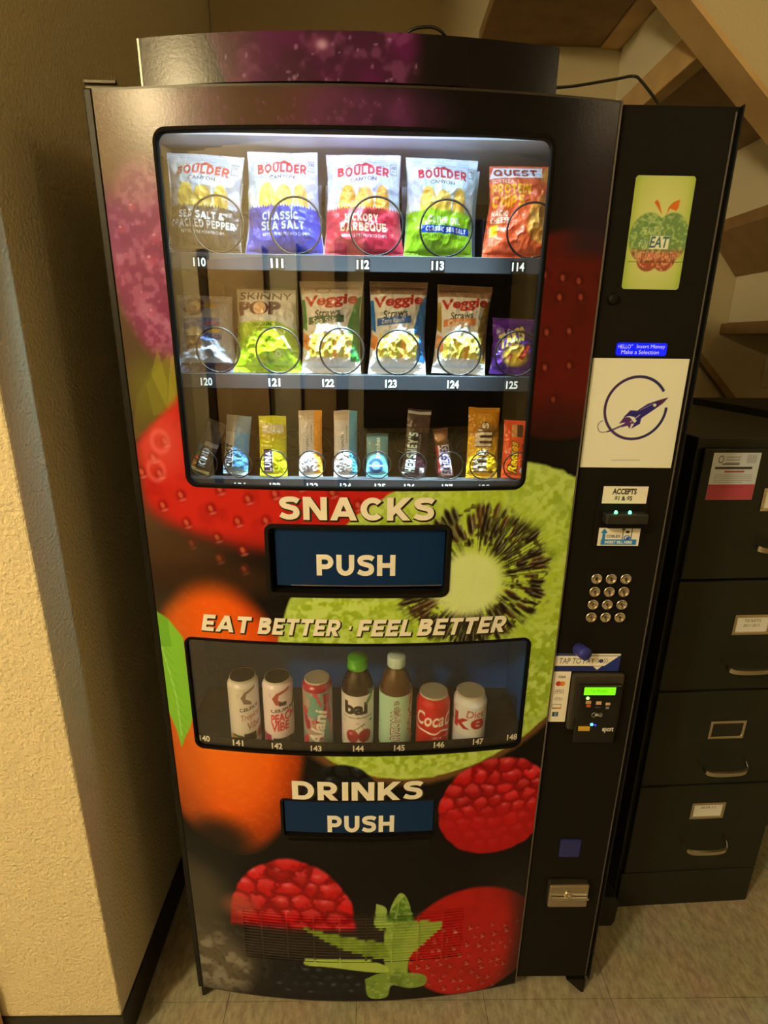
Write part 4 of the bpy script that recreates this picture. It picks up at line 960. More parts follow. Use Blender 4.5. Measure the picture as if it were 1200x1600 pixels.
keepc = rr_inside((cc_.X[:-1, :-1]+cc_.X[1:, 1:])/2, (cc_.Y[:-1, :-1]+cc_.Y[1:, 1:])/2, (0.7525, 0.83, 0.781, 0.93), 0.009)
ch(sheet('card_brands_label', cc_, flat(PY-0.0012), pp, None, keep=keepc))
ch(box('reader_frame', 0.7915, 0.893, PY-0.012, PY-0.0002, 0.768, 0.897, mat('scuffed_grey_plastic', (0.035, 0.031, 0.025), 0.55), None, 0.006, 3))
ch(box('reader_face', 0.803, 0.8865, PY-0.0200, PY-0.0122, 0.745, 0.878, mat('gloss_black_plastic', (0.006, 0.006, 0.007), 0.15), None, 0.004, 3))
fy = PY-0.0204
def PZ(px, py): return PX(px, py, fy)
R = (*PZ(912, 1086), *PZ(963, 1074)); rc = Canvas(R[0], R[1], R[2], R[3], 0.0005, (116, 246, 20)); rc.text('Tap Reader', R[0]+.012, R[1]+.003, R[2]-.014, R[3]-.004, (40, 100, 20), 0.0, a=0.8)
ch(sheet('reader_screen', rc, flat(fy), print_mat('lit_reader', 0.3, emit=0.85), None, light=False))
def plate(name, pa_, pb_, col, em=0.0):
    x0, z0 = PZ(*pa_); x1, z1 = PZ(*pb_); nm = 'reader_'+'_'.join(str(int(c_)) for c_ in col)
    m_ = mat(nm, tuple(lin(col)), 0.4, emit=tuple(lin(col)) if em else None, emit_s=em)
    return ch(boxes(name, [(min(x0, x1), max(x0, x1), fy-0.0002, fy+0.0003, min(z0, z1), max(z0, z1))], m_))
for (x0, y0, x1, y1, col) in ((915, 1100, 924, 1095, (196, 160, 110)), (931, 1101, 940, 1096, (220, 190, 160)), (946, 1102, 954, 1098, (220, 180, 150)), (916, 1105, 923, 1101, (214, 100, 60)), (946, 1108, 952, 1104, (120, 130, 150)), (930, 1106, 938, 1104, (70, 68, 66))):
    plate('card_icon', (x0, y0), (x1, y1), col)
plate('yellow_sticker', (903, 1142), (922, 1135), (214, 176, 40))
def dot(name, px, py, r, col, em):
    x_, z_ = PZ(px, py); m_ = mat('dot_%d_%d_%d' % col, tuple(lin(col)), 0.3, emit=tuple(lin(col)), emit_s=em)
    o = lathe(name, [(r, 0), (r*0.9, 0.0008), (0, 0.001)], m_, None, 14); o.matrix_world = Matrix.Translation((x_, fy, z_)) @ Matrix.Rotation(math.pi/2, 4, 'X'); bpy.context.view_layer.update(); return ch(o)
dot('status_led', 918.5, 1091, 0.0034, (150, 255, 110), 2.5); dot('status_led', 924.5, 1132, 0.0030, (60, 170, 255), 9.0); dot('status_led', 930, 1133, 0.0017, (40, 60, 255), 3.0)
x0, z0 = PZ(940, 1145); x1, z1 = PZ(959, 1136); ch(text_mesh('lettering', 'eport', 0.03, x0, z0, x1, z1, lambda a_, b_: fy-0.0002, white_ink, None))
# contactless waves
wv = mat('grey_ink', (0.45, 0.45, 0.45), 0.5)
x_, z_ = PZ(934, 1117)
for k, (r_, a0, a1) in enumerate(((0.010, 110, 250), (0.0045, -50, 50), (0.0075, -50, 50), (0.0105, -45, 45))):
    P = [(x_-0.002+r_*math.cos(math.radians(t)), fy-0.0003, z_+r_*0.62*math.sin(math.radians(t))) for t in np.linspace(a0, a1, 12)]
    ch(tube('contactless_mark', P, 0.00045, wv, None, 5))
ch(boxes('contactless_mark', [(x_-0.006, x_+0.0005, fy-0.0003, fy+0.0002, z_-0.003, z_+0.003)], wv, None, 0.0002))
# blue coin-return knob poking out above the reader
kb = lathe('coin_return_knob', [(0.0, 0.0), (0.0115, 0.0), (0.0125, 0.001), (0.0125, 0.025), (0.0115, 0.0265), (0.0, 0.0265)], mat('blue_plastic', (0.030, 0.035, 0.30), 0.35), cp, 28)
x_, z_ = PX(903, 1013); kb.matrix_local = Matrix.Translation((x_, PY-0.0005, z_)) @ Matrix.Rotation(math.radians(14), 4, 'Z') @ Matrix.Rotation(math.radians(84), 4, 'X')
# coin return door and chrome lock housing
x0, z0 = PX(872, 1337); x1, z1 = PX(908, 1311); box('coin_return', x0, x1, PY-0.003, PY-0.0003, z0, z1, mat('blue_coin_flap', (0.020, 0.025, 0.20), 0.4), cp, 0.003)
x0, z0 = PX(851, 1405); x1, z1 = PX(917, 1371)
lk = box('lock_housing', x0, x1, PY-0.020, PY-0.0003, z0, z1, steel, cp, 0.004, 3)
box('lock_ledge', x0+0.004, x1-0.001, PY-0.026, PY-0.0205, (z0+z1)/2-0.004, (z0+z1)/2+0.002, chrome, cp, 0.001)
x_, z_ = PX(887, 1398, PY-0.021); o = lathe('key_lock', [(0.009, 0), (0.009, 0.003), (0.0075, 0.0045), (0.003, 0.0045), (0.0025, 0.002), (0, 0.002)], chrome, cp, 24); o.matrix_local = Matrix.Translation((x_, PY-0.0200, z_)) @ Matrix.Rotation(math.pi/2, 4, 'X')

# paper sign taped over the panel (a thing of its own)
R = (0.758, 0.9155, 1.2995, 1.4795); sg = Canvas(0, 0, R[1]-R[0], R[3]-R[2], 0.00075, (230, 212, 180)); W_, H_ = R[1]-R[0], R[3]-R[2]
def SG(px, py): q_ = on_y(px, py, PY-0.001); return q_[0]-R[0], q_[2]-R[2]
cx, cz = SG(993, 638); rr_ = 0.051
P = []
rng2 = np.random.default_rng(2)
d_ = np.hypot(sg.X-cx, sg.Y-cz); an_ = np.degrees(np.arctan2(sg.Y-cz, sg.X-cx))
gap = (an_ > 2) & (an_ < 33)
wdt = 0.0022
mask = (1-sst(wdt-0.0005, wdt+0.0005, np.abs(d_-rr_)))*(~gap)
tcol = sst(-0.05, 0.05, sg.X-cx)[..., None]; pc = np.array((58, 26, 62.0))*(1-tcol)+np.array((20, 26, 62.0))*tcol
sg.A = sg.A*(1-mask[..., None])+pc*mask[..., None]
NAVY = (34, 24, 88)
s_ = SG
sg.poly([s_(1044, 621), s_(1030, 625), s_(1012, 631), s_(998, 640), s_(990, 650), s_(996, 660), s_(1004, 652), s_(1022, 640), s_(1036, 630)], NAVY)
sg.poly([s_(1044, 621), s_(1030, 625), s_(1026, 636), s_(1036, 630)], (74, 22, 58))
sg.poly([s_(1000, 642), s_(985, 641), s_(974, 652), s_(984, 650), s_(992, 652)], NAVY); sg.poly([s_(1002, 652), s_(1000, 662), s_(986, 670), s_(992, 660)], NAVY)
sg.poly([s_(984, 652), s_(975, 652), s_(967, 662), s_(977, 660), s_(970, 668), s_(980, 665), s_(984, 670), s_(986, 662), s_(992, 662)], (76, 30, 82))
sg.ell(*s_(1023, 633), 0.0026, 0.0026, (236, 214, 170)); sg.line([s_(984, 660), s_(1000, 648)], 0.0012, (210, 190, 160)); sg.line([s_(1000, 641), s_(1022, 630)], 0.0008, (180, 160, 150))
tail = spline([s_(978, 662), s_(965, 668), s_(950, 674), s_(938, 675), s_(934, 668), s_(936, 661), s_(942, 657)], 8); sg.line(tail[:18], 0.0026, (56, 32, 84)); sg.line(tail[16:], 0.0011, (40, 40, 60))
for k in range(28):
    x_ = s_(955+45*k/28, 719); sg.rect(x_[0], x_[1]-0.0006, x_[0]+0.0012, x_[1]+0.0006, (120, 106, 84), a=0.8)
pm_ = print_mat('paper_sign_print', 0.6)
sign = sheet('paper_sign', sg, lambda x, z: (x, 0*x, z), pm_, None); sign.location = (R[0], PY-0.0012, R[2])
tag(sign, 'cream paper sign with a navy rocket flying through a ring, on the black panel', 'sign')
so = sign.modifiers.new('thickness', 'SOLIDIFY'); so.thickness = 0.0004; so.offset = -1
# ------------------------------------------------------------------ snacks
film = print_mat('glossy_snack_film', 0.30, spec=0.5); foil_back = mat('plain_film_back', (0.45, 0.47, 0.5), 0.35)
def U(w, h, res=0.0009, base=(200, 215, 228)):
    """artwork sheet in 0..1 units for a wrapper of w x h metres"""
    return Canvas(0, 0, 1, 1, res/w, base, resy=res/h)
def pillow(name, cv, w_top, w_bot, h, t, seed, crimp=0.010, crumple=0.0055, fine=0.0008, pinch=0.08, sag=0.0, m=None):
    r = np.random.default_rng(seed); ny, nx = cv.ny, cv.nx
    Uu, V = cv.X*2-1, cv.Y; z = V*h
    hw = (w_bot+(w_top-w_bot)*V)/2*(1-pinch*np.sin(math.pi*V))
    env = np.sin(math.pi*np.clip((z-crimp)/(h-2*crimp), 0, 1))**0.55
    env2 = np.clip(env+0.12, 0, 1)
    n1 = fbm(ny, nx, max(nx/3.2, 4), r, 3)-0.5; n2 = np.abs(fbm(ny, nx, max(nx/7, 3), r, 2)-0.5)
    T_ = t/2*np.clip(1-np.abs(Uu)**2.4, 0, 1)**0.75*env
    n3 = vnoise(ny, nx, 4, 3, r)-0.5
    y = -T_+env2*(n1*crumple*3.0+n2*crumple*2.2)+fine*n3
    crm = ((z < crimp) | (z > h-crimp)); y = y+crm*0.0005*np.sin(z*2200)
    xx = Uu*hw+crumple*0.5*(vnoise(ny, nx, max(ny/5, 2), nx*2, r)-0.5)*np.abs(Uu)
    zz = z+(V > 0.5)*sag*n1*0+0.004*(vnoise(ny, nx, ny*2, max(nx/2, 2), r)-0.5)*sst(0.8, 1.0, V)
    P = np.stack([xx, y, zz], -1); me = grid_mesh(name, P, cv.lin(False))
    o = link(name, me, m or film)
    # plain back, joined into the same mesh
    k = 14; Ub, Vb = np.meshgrid(np.linspace(-1, 1, k), np.linspace(0, 1, k)); hb = (w_bot+(w_top-w_bot)*Vb)/2*(1-pinch*np.sin(math.pi*Vb))
    eb = np.sin(math.pi*np.clip((Vb*h-crimp)/(h-2*crimp), 0, 1))**0.55
    Pb = np.stack([Ub*hb, t/2*0.85*np.clip(1-np.abs(Ub)**2.4, 0, 1)**0.75*eb+0.0006, Vb*h], -1)
    mb = grid_mesh('back', Pb, np.ones((k, k, 3))*np.array(cv.lin(False)[::7, ::7].mean((0, 1)))*0.8, flip=True)
    bm = bmesh.new(); bm.from_mesh(me); bm.from_mesh(mb); bm.to_mesh(me); bm.free(); bpy.data.meshes.remove(mb)
    me.polygons.foreach_set('use_smooth', [True]*len(me.polygons))
    return o
def place(o, px, py, y, z, lean=5, roll=0, spin=0):
    x = on_y(px, py, y)[0]; o.location = (x, y, z+0.0004+o.dimensions.x/2*abs(math.sin(math.radians(roll)))); o.rotation_euler = (math.radians(-lean), math.radians(roll), math.radians(spin)); return o

def tree_edge(cv, v, col, r, amp=0.035):
    n = 26; pp = [(0, v-0.08)]
    for i in range(n+1):
        pp += [(i/n-0.012, v+amp*0.15*r.random()), (i/n, v+amp*(0.5+0.9*r.random()))]
    pp += [(1, v-0.08)]; cv.poly(pp, col)
def chips_art(body, body2, chip, lines, seed, tcol=(225, 235, 240)):
    r = np.random.default_rng(seed); cv = U(0.128, 0.152, base=(176, 196, 212)); n = fbm(cv.ny, cv.nx, 24, r)
    cv.all(sst(0.4, 0.65, n)*0.7, (222, 234, 242))
    for k, (cx, w, h) in enumerate(((0.29, 0.115, 0.19), (0.52, 0.125, 0.16), (0.76, 0.095, 0.18))):
        cv.ell(cx, 0.50, w, h, chip, 0.06); cv.ell(cx-0.02, 0.56, w*0.6, h*0.5, [min(255, c*1.12) for c in chip], 0.5, a=0.7); cv.ell(cx+w*0.55, 0.5, w*0.35, h*0.7, [c*0.75 for c in chip], 0.6, a=0.6)
    cv.rect(0, 0, 1, 0.45, body); cv.all((cv.Y < 0.45)*sst(0.5, 0.75, n)*0.35, body2); tree_edge(cv, 0.44, body, r)
    cv.poly([(0.37, 0.875), (0.43, 0.90), (0.47, 0.89), (0.53, 0.915), (0.60, 0.885), (0.66, 0.872)], (176, 32, 40))
    cv.block('BOULDER', 0.15, 0.765, 0.85, 0.860, (176, 26, 36), arc=0.14); cv.text('CANYON', 0.32, 0.715, 0.68, 0.75, (60, 62, 74), 0.02, arc=0.15)
    cv.text('EST', 0.27, 0.875, 0.34, 0.89, (80, 84, 96), 0.01); cv.text('1994', 0.70, 0.868, 0.78, 0.883, (80, 84, 96), 0.01)
    cv.rect(0.86, 0.80, 0.955, 0.91, (60, 70, 84), a=0.6); cv.rect(0.87, 0.81, 0.945, 0.90, (206, 220, 230), a=0.9); cv.text('220', 0.875, 0.86, 0.94, 0.89, (40, 50, 64), 0.02); cv.text('220', 0.885, 0.83, 0.93, 0.845, (70, 80, 94), 0.0)
    for (t, x0, y0, x1, y1, c, b) in lines: cv.block(t, x0, y0, x1, y1, c)
    cv.text('KETTLE STYLE POTATO CHIPS', 0.22, 0.195, 0.80, 0.225, tcol, 0.015)
    cv.rect(0, 0, 1, 0.03, body2, a=0.6); cv.rect(0, 0.965, 1, 1, (198, 214, 226), a=0.7)
    return cv
WT = (228, 236, 242)
R1Z, R2Z, R3Z = 1.630, 1.4455, 1.2645
def snack(o, label, cat, group=None): tag(o, label, cat, group); return o
YR1 = 0.092
o = pillow('chip_bag', chips_art((46, 46, 52), (84, 84, 92), (214, 190, 74), [('SEA SALT &', 0.20, 0.335, 0.80, 0.405, WT, 0.03), ('CRACKED PEPPER', 0.06, 0.25, 0.94, 0.325, WT, 0.03)], 11), 0.126, 0.124, 0.150, 0.050, 21)
snack(place(o, 320, 395, YR1, R1Z, 6, 3, -3), 'charcoal and white potato chip bag lettered sea salt and cracked pepper', 'snack bag')
o = pillow('chip_bag', chips_art((22, 48, 176), (70, 84, 190), (224, 196, 84), [('CLASSIC', 0.22, 0.335, 0.72, 0.405, (196, 220, 240), 0.03), ('SEA SALT', 0.20, 0.25, 0.78, 0.325, (196, 220, 240), 0.03)], 12), 0.112, 0.134, 0.158, 0.056, 22)
snack(place(o, 446, 397, YR1, R1Z, 5, 0, 2), 'blue and white potato chip bag lettered classic sea salt', 'snack bag')
o = pillow('chip_bag', chips_art((176, 44, 66), (206, 100, 116), (212, 160, 52), [('HICKORY', 0.26, 0.335, 0.70, 0.405, (246, 226, 190), 0.03), ('BARBEQUE', 0.20, 0.25, 0.80, 0.325, (246, 226, 190), 0.03)], 13), 0.120, 0.136, 0.156, 0.054, 23)
snack(place(o, 568, 400, YR1, R1Z, 5, 0, 0), 'red and white potato chip bag lettered hickory barbeque', 'snack bag')
cv = chips_art((126, 178, 30), (164, 204, 70), (210, 176, 70), [('OLIVE OIL', 0.30, 0.335, 0.80, 0.400, (220, 240, 200), 0.03)], 14, (40, 70, 30)); cv.rect(0.22, 0.245, 0.95, 0.315, (22, 60, 180)); cv.block('CLASSIC SEA SALT', 0.28, 0.259, 0.90, 0.302, WT)
o = pillow('chip_bag', cv, 0.118, 0.116, 0.152, 0.052, 24)
snack(place(o, 684, 400, YR1, R1Z, 5, 1, 2), 'lime green and pale blue potato chip bag lettered olive oil', 'snack bag')
cv = U(0.118, 0.142, base=(206, 84, 46)); r = np.random.default_rng(15); n = fbm(cv.ny, cv.nx, 20, r); cv.all(sst(0.4, 0.7, n)*0.5, (228, 112, 76)); cv.all(sst(0.6, 0.8, fbm(cv.ny, cv.nx, 9, r))*0.4, (160, 50, 26))
cv.poly([(0.60, 0.30), (0.62, 0.56), (0.78, 0.62), (0.95, 0.55), (1.0, 0.30), (0.85, 0.18), (0.7, 0.22)], (222, 158, 74)); cv.poly([(0.62, 0.30), (0.64, 0.46), (0.80, 0.50), (0.82, 0.34)], (236, 182, 96)); cv.poly([(0.84, 0.5), (1.0, 0.6), (1.0, 0.42), (0.9, 0.3)], (226, 170, 84)); cv.poly([(0.72, 0.62), (0.8, 0.7), (0.98, 0.68), (1, 0.6), (0.85, 0.58)], (206, 130, 70)); cv.poly([(0.78, 0.84), (0.84, 0.98), (1, 0.98), (1, 0.80)], (206, 140, 62))
cv.poly([(0.0, 0.86), (0.06, 0.98), (0.80, 0.98), (0.80, 0.87)], (214, 218, 230)); cv.block('QUEST', 0.06, 0.885, 0.72, 0.965, (150, 46, 36))
cv.text('TORTILLA', 0.03, 0.805, 0.36, 0.845, (240, 220, 200), 0.01); cv.block('PROTEIN', 0.03, 0.685, 0.62, 0.795, (236, 178, 24)); cv.block('CHIPS', 0.03, 0.545, 0.52, 0.67, (236, 178, 24)); cv.block('NACHO', 0.05, 0.455, 0.30, 0.515, (246, 232, 220)); cv.block('CHEESE', 0.05, 0.385, 0.32, 0.445, (246, 232, 220))
cv.rect(0.06, 0.25, 0.17, 0.37, (236, 190, 20)); cv.text('4g', 0.21, 0.29, 0.29, 0.345, (246, 230, 210), 0.02)
o = pillow('chip_bag', cv, 0.106, 0.116, 0.142, 0.046, 25)
snack(place(o, 806, 402, YR1, R1Z, 4, 1, -3), 'orange protein chip bag with big yellow lettering and nacho chips', 'snack bag')
# a second bag standing behind the olive-oil one
cv = U(0.10, 0.14, 0.004, (196, 214, 226)); o = pillow('chip_bag', cv, 0.098, 0.100, 0.150, 0.022, 26, crumple=0.001); snack(place(o, 700, 395, 0.158, R1Z, 1, 0, 0), 'pale blue chip bag standing behind the lime green olive oil bag', 'snack bag')

# middle shelf
YR2 = 0.086
cv = U(0.098, 0.125, base=(188, 196, 216)); r = np.random.default_rng(31); n = fbm(cv.ny, cv.nx, 18, r); cv.all(sst(0.45, 0.7, n)*0.6, (222, 226, 236)); cv.rect(0.10, 0.40, 0.78, 0.70, (120, 144, 216)); cv.rect(0, 0.0, 1, 0.14, (40, 34, 84)); cv.rect(0, 0.12, 1, 0.20, (206, 212, 226))
cv.ell(0.32, 0.86, 0.17, 0.13, (120, 34, 40), 0.06, ring=0.45); cv.ell(0.35, 0.86, 0.08, 0.07, (226, 178, 50)); cv.poly([(0.45, 0.86), (0.55, 0.94), (0.74, 0.87), (0.62, 0.82)], (224, 196, 120)); cv.ell(0.62, 0.97, 0.05, 0.03, (214, 196, 170)); cv.ell(0.24, 0.82, 0.14, 0.06, (150, 40, 44), a=0.8)
cv.ell(0.30, 0.50, 0.15, 0.09, (236, 220, 176), 0.2); cv.rect(0.14, 0.30, 0.42, 0.47, (120, 70, 40)); cv.text('KETTLE', 0.52, 0.60, 0.78, 0.65, (206, 60, 90), 0.03); cv.rect(0.52, 0.51, 0.78, 0.56, (226, 206, 90)); cv.text('CORN', 0.52, 0.43, 0.80, 0.49, (36, 30, 96), 0.03)
o = pillow('popcorn_bag', cv, 0.092, 0.104, 0.126, 0.040, 41, crumple=0.0050)
snack(place(o, 326, 582, YR2, R2Z, 8, 0, 4), 'crumpled white and blue popcorn bag with a round red emblem', 'snack bag')
cv = U(0.108, 0.135, base=(214, 214, 210)); r = np.random.default_rng(32); n = fbm(cv.ny, cv.nx, 16, r); GR = (158, 206, 24)
cv.rect(0, 0, 1, 0.60, GR); cv.poly([(0, 0.60), (0.3, 0.64), (0.7, 0.60), (1, 0.50), (1, 0.66), (0, 0.66)], (214, 222, 226)); cv.all((cv.Y < 0.6)*sst(0.6, 0.8, n)*0.5, (206, 232, 120)); cv.all((cv.Y < 0.25)*sst(0.5, 0.7, fbm(cv.ny, cv.nx, 10, r))*0.6, (96, 128, 16))
cv.text('SKINNY', 0.06, 0.87, 0.94, 0.96, (96, 70, 62), 0.01); cv.text('POP', 0.04, 0.68, 0.76, 0.85, (84, 44, 60), 0.06); cv.ell(0.40, 0.765, 0.11, 0.08, (226, 190, 150)); cv.text('ORIGINAL', 0.26, 0.545, 0.62, 0.585, (60, 84, 16), 0.02); cv.text('POPCORN', 0.34, 0.49, 0.58, 0.525, (60, 84, 16), 0.01)
cv.text('deliciously popped', 0.26, 0.40, 0.62, 0.43, (70, 100, 14), 0.0); cv.text('perfectly salted', 0.28, 0.36, 0.60, 0.39, (70, 100, 14), 0.0); cv.ell(0.68, 0.22, 0.04, 0.035, (240, 244, 220), ring=0.3); cv.rect(0.60, 0.28, 0.72, 0.31, (90, 120, 14)); cv.line([(0.6, 0.54), (0.75, 0.46), (0.82, 0.35), (0.9, 0.25)], 0.03, (232, 240, 214), 0.8)
o = pillow('popcorn_bag', cv, 0.100, 0.120, 0.138, 0.050, 42, crumple=0.0050)
snack(place(o, 420, 585, YR2, R2Z, 8, 0, 3), 'lime green and white popcorn bag with purple-brown lettering', 'snack bag')
def straws_art(band, side, word, seed, top=(196, 176, 156)):
    r = np.random.default_rng(seed); cv = U(0.112, 0.155, base=(212, 210, 206)); n = fbm(cv.ny, cv.nx, 20, r); cv.rect(0, 0.86, 1, 1, top)
    cv.poly([(0.86, 0), (0.80, 0.5), (0.90, 0.8), (1, 0.85), (1, 0)], side); cv.poly([(0, 0.5), (0.10, 0.45), (0.06, 0.8), (0, 0.8)], side); cv.ell(0.38, 0.895, 0.13, 0.035, (140, 120, 104), ring=0.2)
    cv.text('Veggie', 0.06, 0.70, 0.94, 0.85, (170, 38, 30), 0.035, 0.15, rot=0.06); cv.text('Straws', 0.24, 0.61, 0.68, 0.69, (56, 64, 56), 0.02, 0.15, rot=0.06)
    cv.poly([(0.12, 0.52), (0.12, 0.60), (0.74, 0.63), (0.74, 0.55)], band); cv.text(word, 0.20, 0.535, 0.62, 0.60, (222, 226, 216), 0.01, rot=0.04)
    for k, c in enumerate(((216, 196, 70), (206, 200, 110), (224, 206, 90), (196, 196, 90), (226, 170, 80), (214, 204, 100), (230, 214, 110))):
        x = 0.14+0.10*k; cv.poly([(x, 0.18), (x+0.10, 0.17), (x+0.16, 0.42), (x+0.04, 0.44)], c)
    for k in range(6): cv.line([(0.2+0.1*k, 0.19), (0.28+0.1*k, 0.42)], 0.008, (150, 140, 40), 0.7)
    cv.poly([(0.0, 0.30), (0.16, 0.22), (0.14, 0.40), (0.02, 0.44)], (222, 140, 70)); cv.rect(0, 0, 1, 0.13, (214, 222, 232)); cv.text('7 oz', 0.78, 0.22, 0.92, 0.30, (70, 110, 150), 0.0)
    cv.all(sst(0.62, 0.8, n)*0.3, (240, 242, 244)); return cv
for (px, py, band, side, word, sd_, wt, wb, h, lab, top) in ((518, 582, (60, 92, 62), (24, 116, 44), 'Sea Salt', 33, 0.110, 0.104, 0.152, 'green-edged veggie straw bag with a dark green band', (196, 180, 164)),
        (620, 586, (58, 96, 168), (40, 110, 196), 'Zesty Ranch', 34, 0.100, 0.102, 0.152, 'blue-edged veggie straw bag with a blue band', (150, 122, 98)),
        (716, 584, (206, 130, 76), (160, 130, 50), 'Cheddar', 35, 0.094, 0.094, 0.146, 'tan veggie straw bag with an orange band', (150, 116, 86))):
    o = pillow('veggie_straw_bag', straws_art(band, side, word, sd_, top), wt, wb, h, 0.050, sd_+10, crumple=0.0045)
    snack(place(o, px, py, YR2, R2Z, 5, 2 if px > 700 else 0, -3), lab, 'snack bag')
cv = U(0.084, 0.096, base=(74, 34, 134)); r = np.random.default_rng(36); n = fbm(cv.ny, cv.nx, 14, r); cv.all(sst(0.4, 0.7, n)*0.6, (112, 60, 186)); cv.all(sst(0.55, 0.8, fbm(cv.ny, cv.nx, 8, r))*0.5, (40, 16, 84))
cv.text('TAKIS', 0.10, 0.52, 0.66, 0.78, (196, 184, 84), 0.05, 0.2, rot=0.35); cv.ell(0.5, 0.34, 0.28, 0.20, (216, 190, 70), 0.3); cv.poly([(0.55, 0.30), (0.72, 0.56), (0.82, 0.52), (0.66, 0.26)], (176, 56, 50)); cv.poly([(0.30, 0.30), (0.44, 0.48), (0.5, 0.44), (0.38, 0.24)], (206, 120, 110)); cv.ell(0.44, 0.42, 0.10, 0.07, (236, 226, 130), 0.3)
o = pillow('chip_bag', cv, 0.086, 0.082, 0.094, 0.040, 46, crumple=0.0036)
snack(place(o, 800, 586, YR2, R2Z, 5, 2, 0), 'small crumpled purple chip bag with yellow slanted lettering', 'snack bag')

# bottom shelf: bars
YR3 = 0.0635
def bar(name, w, h, t, base, fn, px, py, lean, roll, spin, label, seed, crumple=0.0010, y=YR3, cat='snack bar', group=None, fine=0.0004, crimp=0.007):
    cv = U(w, h, 0.0008, base); fn(cv); o = pillow(name, cv, w, w*1.02, h, t, seed, crimp=crimp, crumple=crumple, fine=fine, pinch=0.03)
    return snack(place(o, px, py, y, R3Z, lean, roll, spin), label, cat, group)
V90 = math.pi/2
def vt(cv, t, cx, cy, wd, ht, c, bold=0.03, shear=0.0, asp=3.0):
    """word running up the wrapper; wd across, ht along it"""
    co, tr = text_verts(t, bold, -0.5, -0.5, 0.5, 0.5, shear); cv.tris(np.stack([cx-co[:, 1]*wd, cy+co[:, 0]*ht], 1), tr, c)
def a_kind(cv):
    cv.rect(0, 0.45, 1, 1, (120, 116, 122), a=0.8); cv.rect(0, 0.07, 0.22, 0.20, (222, 130, 50)); cv.rect(0, 0.20, 0.22, 0.30, (196, 70, 40)); cv.rect(0, 0.30, 0.22, 0.40, (150, 190, 60)); cv.rect(0, 0.40, 0.22, 0.52, (70, 150, 206)); cv.block('KIND', 0.32, 0.12, 0.68, 0.48, (236, 240, 244), up=True); cv.rect(0.3, 0.52, 1, 0.60, (200, 206, 214)); cv.rect(0, 0, 1, 0.06, (190, 160, 96))
bar('snack_bar', 0.034, 0.098, 0.014, (18, 20, 30), a_kind, 312, 745, 7, 22, 0, 'black wrapped nut bar with coloured stripes leaning over', 51)
def a_quest(cv):
    cv.rect(0, 0.10, 0.40, 1, (214, 226, 238)); cv.rect(0.40, 0.10, 1, 1, (86, 160, 226)); cv.rect(0, 0.72, 1, 1, (150, 152, 166), a=0.55); cv.block('QUEST', 0.08, 0.12, 0.36, 0.52, (30, 40, 60), up=True); cv.ell(0.66, 0.36, 0.12, 0.05, (40, 80, 140), ring=0.3); cv.rect(0, 0, 1, 0.07, (170, 206, 236))
bar('snack_bar', 0.044, 0.106, 0.016, (120, 176, 226), a_quest, 368, 747, 7, 6, 0, 'pale and sky blue wrapped protein bar with a round emblem', 52)
def a_luna(cv):
    cv.rect(0, 0.62, 1, 0.85, (196, 184, 30)); cv.rect(0.12, 0.72, 0.92, 0.86, (206, 202, 180)); cv.rect(0.16, 0.06, 0.48, 0.46, (44, 32, 84)); cv.block('LUNA', 0.20, 0.08, 0.44, 0.44, (240, 242, 246), up=True); vt(cv, 'lemon', 0.78, 0.20, 0.10, 0.18, (60, 60, 20), 0.0); cv.rect(0.48, 0.06, 0.52, 0.46, (226, 230, 140))
bar('snack_bar', 0.049, 0.108, 0.016, (206, 212, 36), a_luna, 428, 748, 7, 0, 0, 'yellow wrapped bar with a white word on a purple block', 53)
def crunch(col):
    def f(cv):
        cv.rect(0.66, 0, 1, 1, col); cv.rect(0, 0.86, 0.66, 1, (196, 184, 170)); vt(cv, 'power crunch', 0.38, 0.36, 0.20, 0.56, (66, 80, 110), 0.0); vt(cv, 'peanut butter', 0.56, 0.66, 0.09, 0.26, (90, 84, 84), 0.0)
        for v in (0.13, 0.23): cv.ell(0.66, v, 0.15, 0.06, (236, 240, 246)); cv.ell(0.66, v, 0.15, 0.06, (120, 130, 150), ring=0.2)
        cv.rect(0, 0, 1, 0.035, (206, 206, 206))
    return f
bar('wafer_bar', 0.042, 0.118, 0.016, (206, 204, 208), crunch((226, 160, 62)), 486, 748, 7, 0, 0, 'white and orange wrapped wafer bar with sideways lettering', 54)
bar('wafer_bar', 0.042, 0.118, 0.016, (206, 206, 212), crunch((72, 154, 206)), 540, 748, 7, 0, 0, 'white and blue wrapped wafer bar with sideways lettering', 55)
def a_ice(cv):
    cv.rect(0, 0.55, 1, 1, (96, 140, 152), a=0.7); cv.ell(0.45, 0.27, 0.34, 0.18, (28, 64, 150)); cv.ell(0.45, 0.27, 0.20, 0.10, (126, 206, 230)); cv.rect(0.1, 0.25, 0.8, 0.29, (220, 236, 244), a=0.7)
    for k in range(10): cv.line([(0.1*k, 0.05), (0.1*k+0.2, 0.5)], 0.02, (160, 226, 240), 0.4)
    vt(cv, 'ice cubes', 0.52, 0.68, 0.22, 0.46, (220, 240, 246), 0.03); cv.rect(0, 0.94, 1, 1, (60, 90, 100))
bar('gum_pack', 0.039, 0.078, 0.012, (92, 180, 206), a_ice, 589, 746, 7, 0, 0, 'short teal gum pack with a round blue emblem', 56, 0.0003, cat='gum pack', fine=0.0)
def a_hers(cv):
    cv.rect(0.35, 0.08, 1, 0.40, (58, 30, 44), a=0.6); cv.rect(0, 0.02, 0.12, 0.05, (190, 200, 200)); cv.block("HERSHEY'S", 0.12, 0.06, 0.54, 0.66, (200, 226, 226), up=True); vt(cv, 'milk chocolate', 0.62, 0.52, 0.10, 0.24, (190, 196, 190), 0.0); cv.rect(0, 0.66, 1, 1, (72, 52, 46)); cv.rect(0, 0.93, 1, 0.97, (170, 170, 174)); cv.rect(0.74, 0.06, 0.94, 0.14, (190, 200, 226))
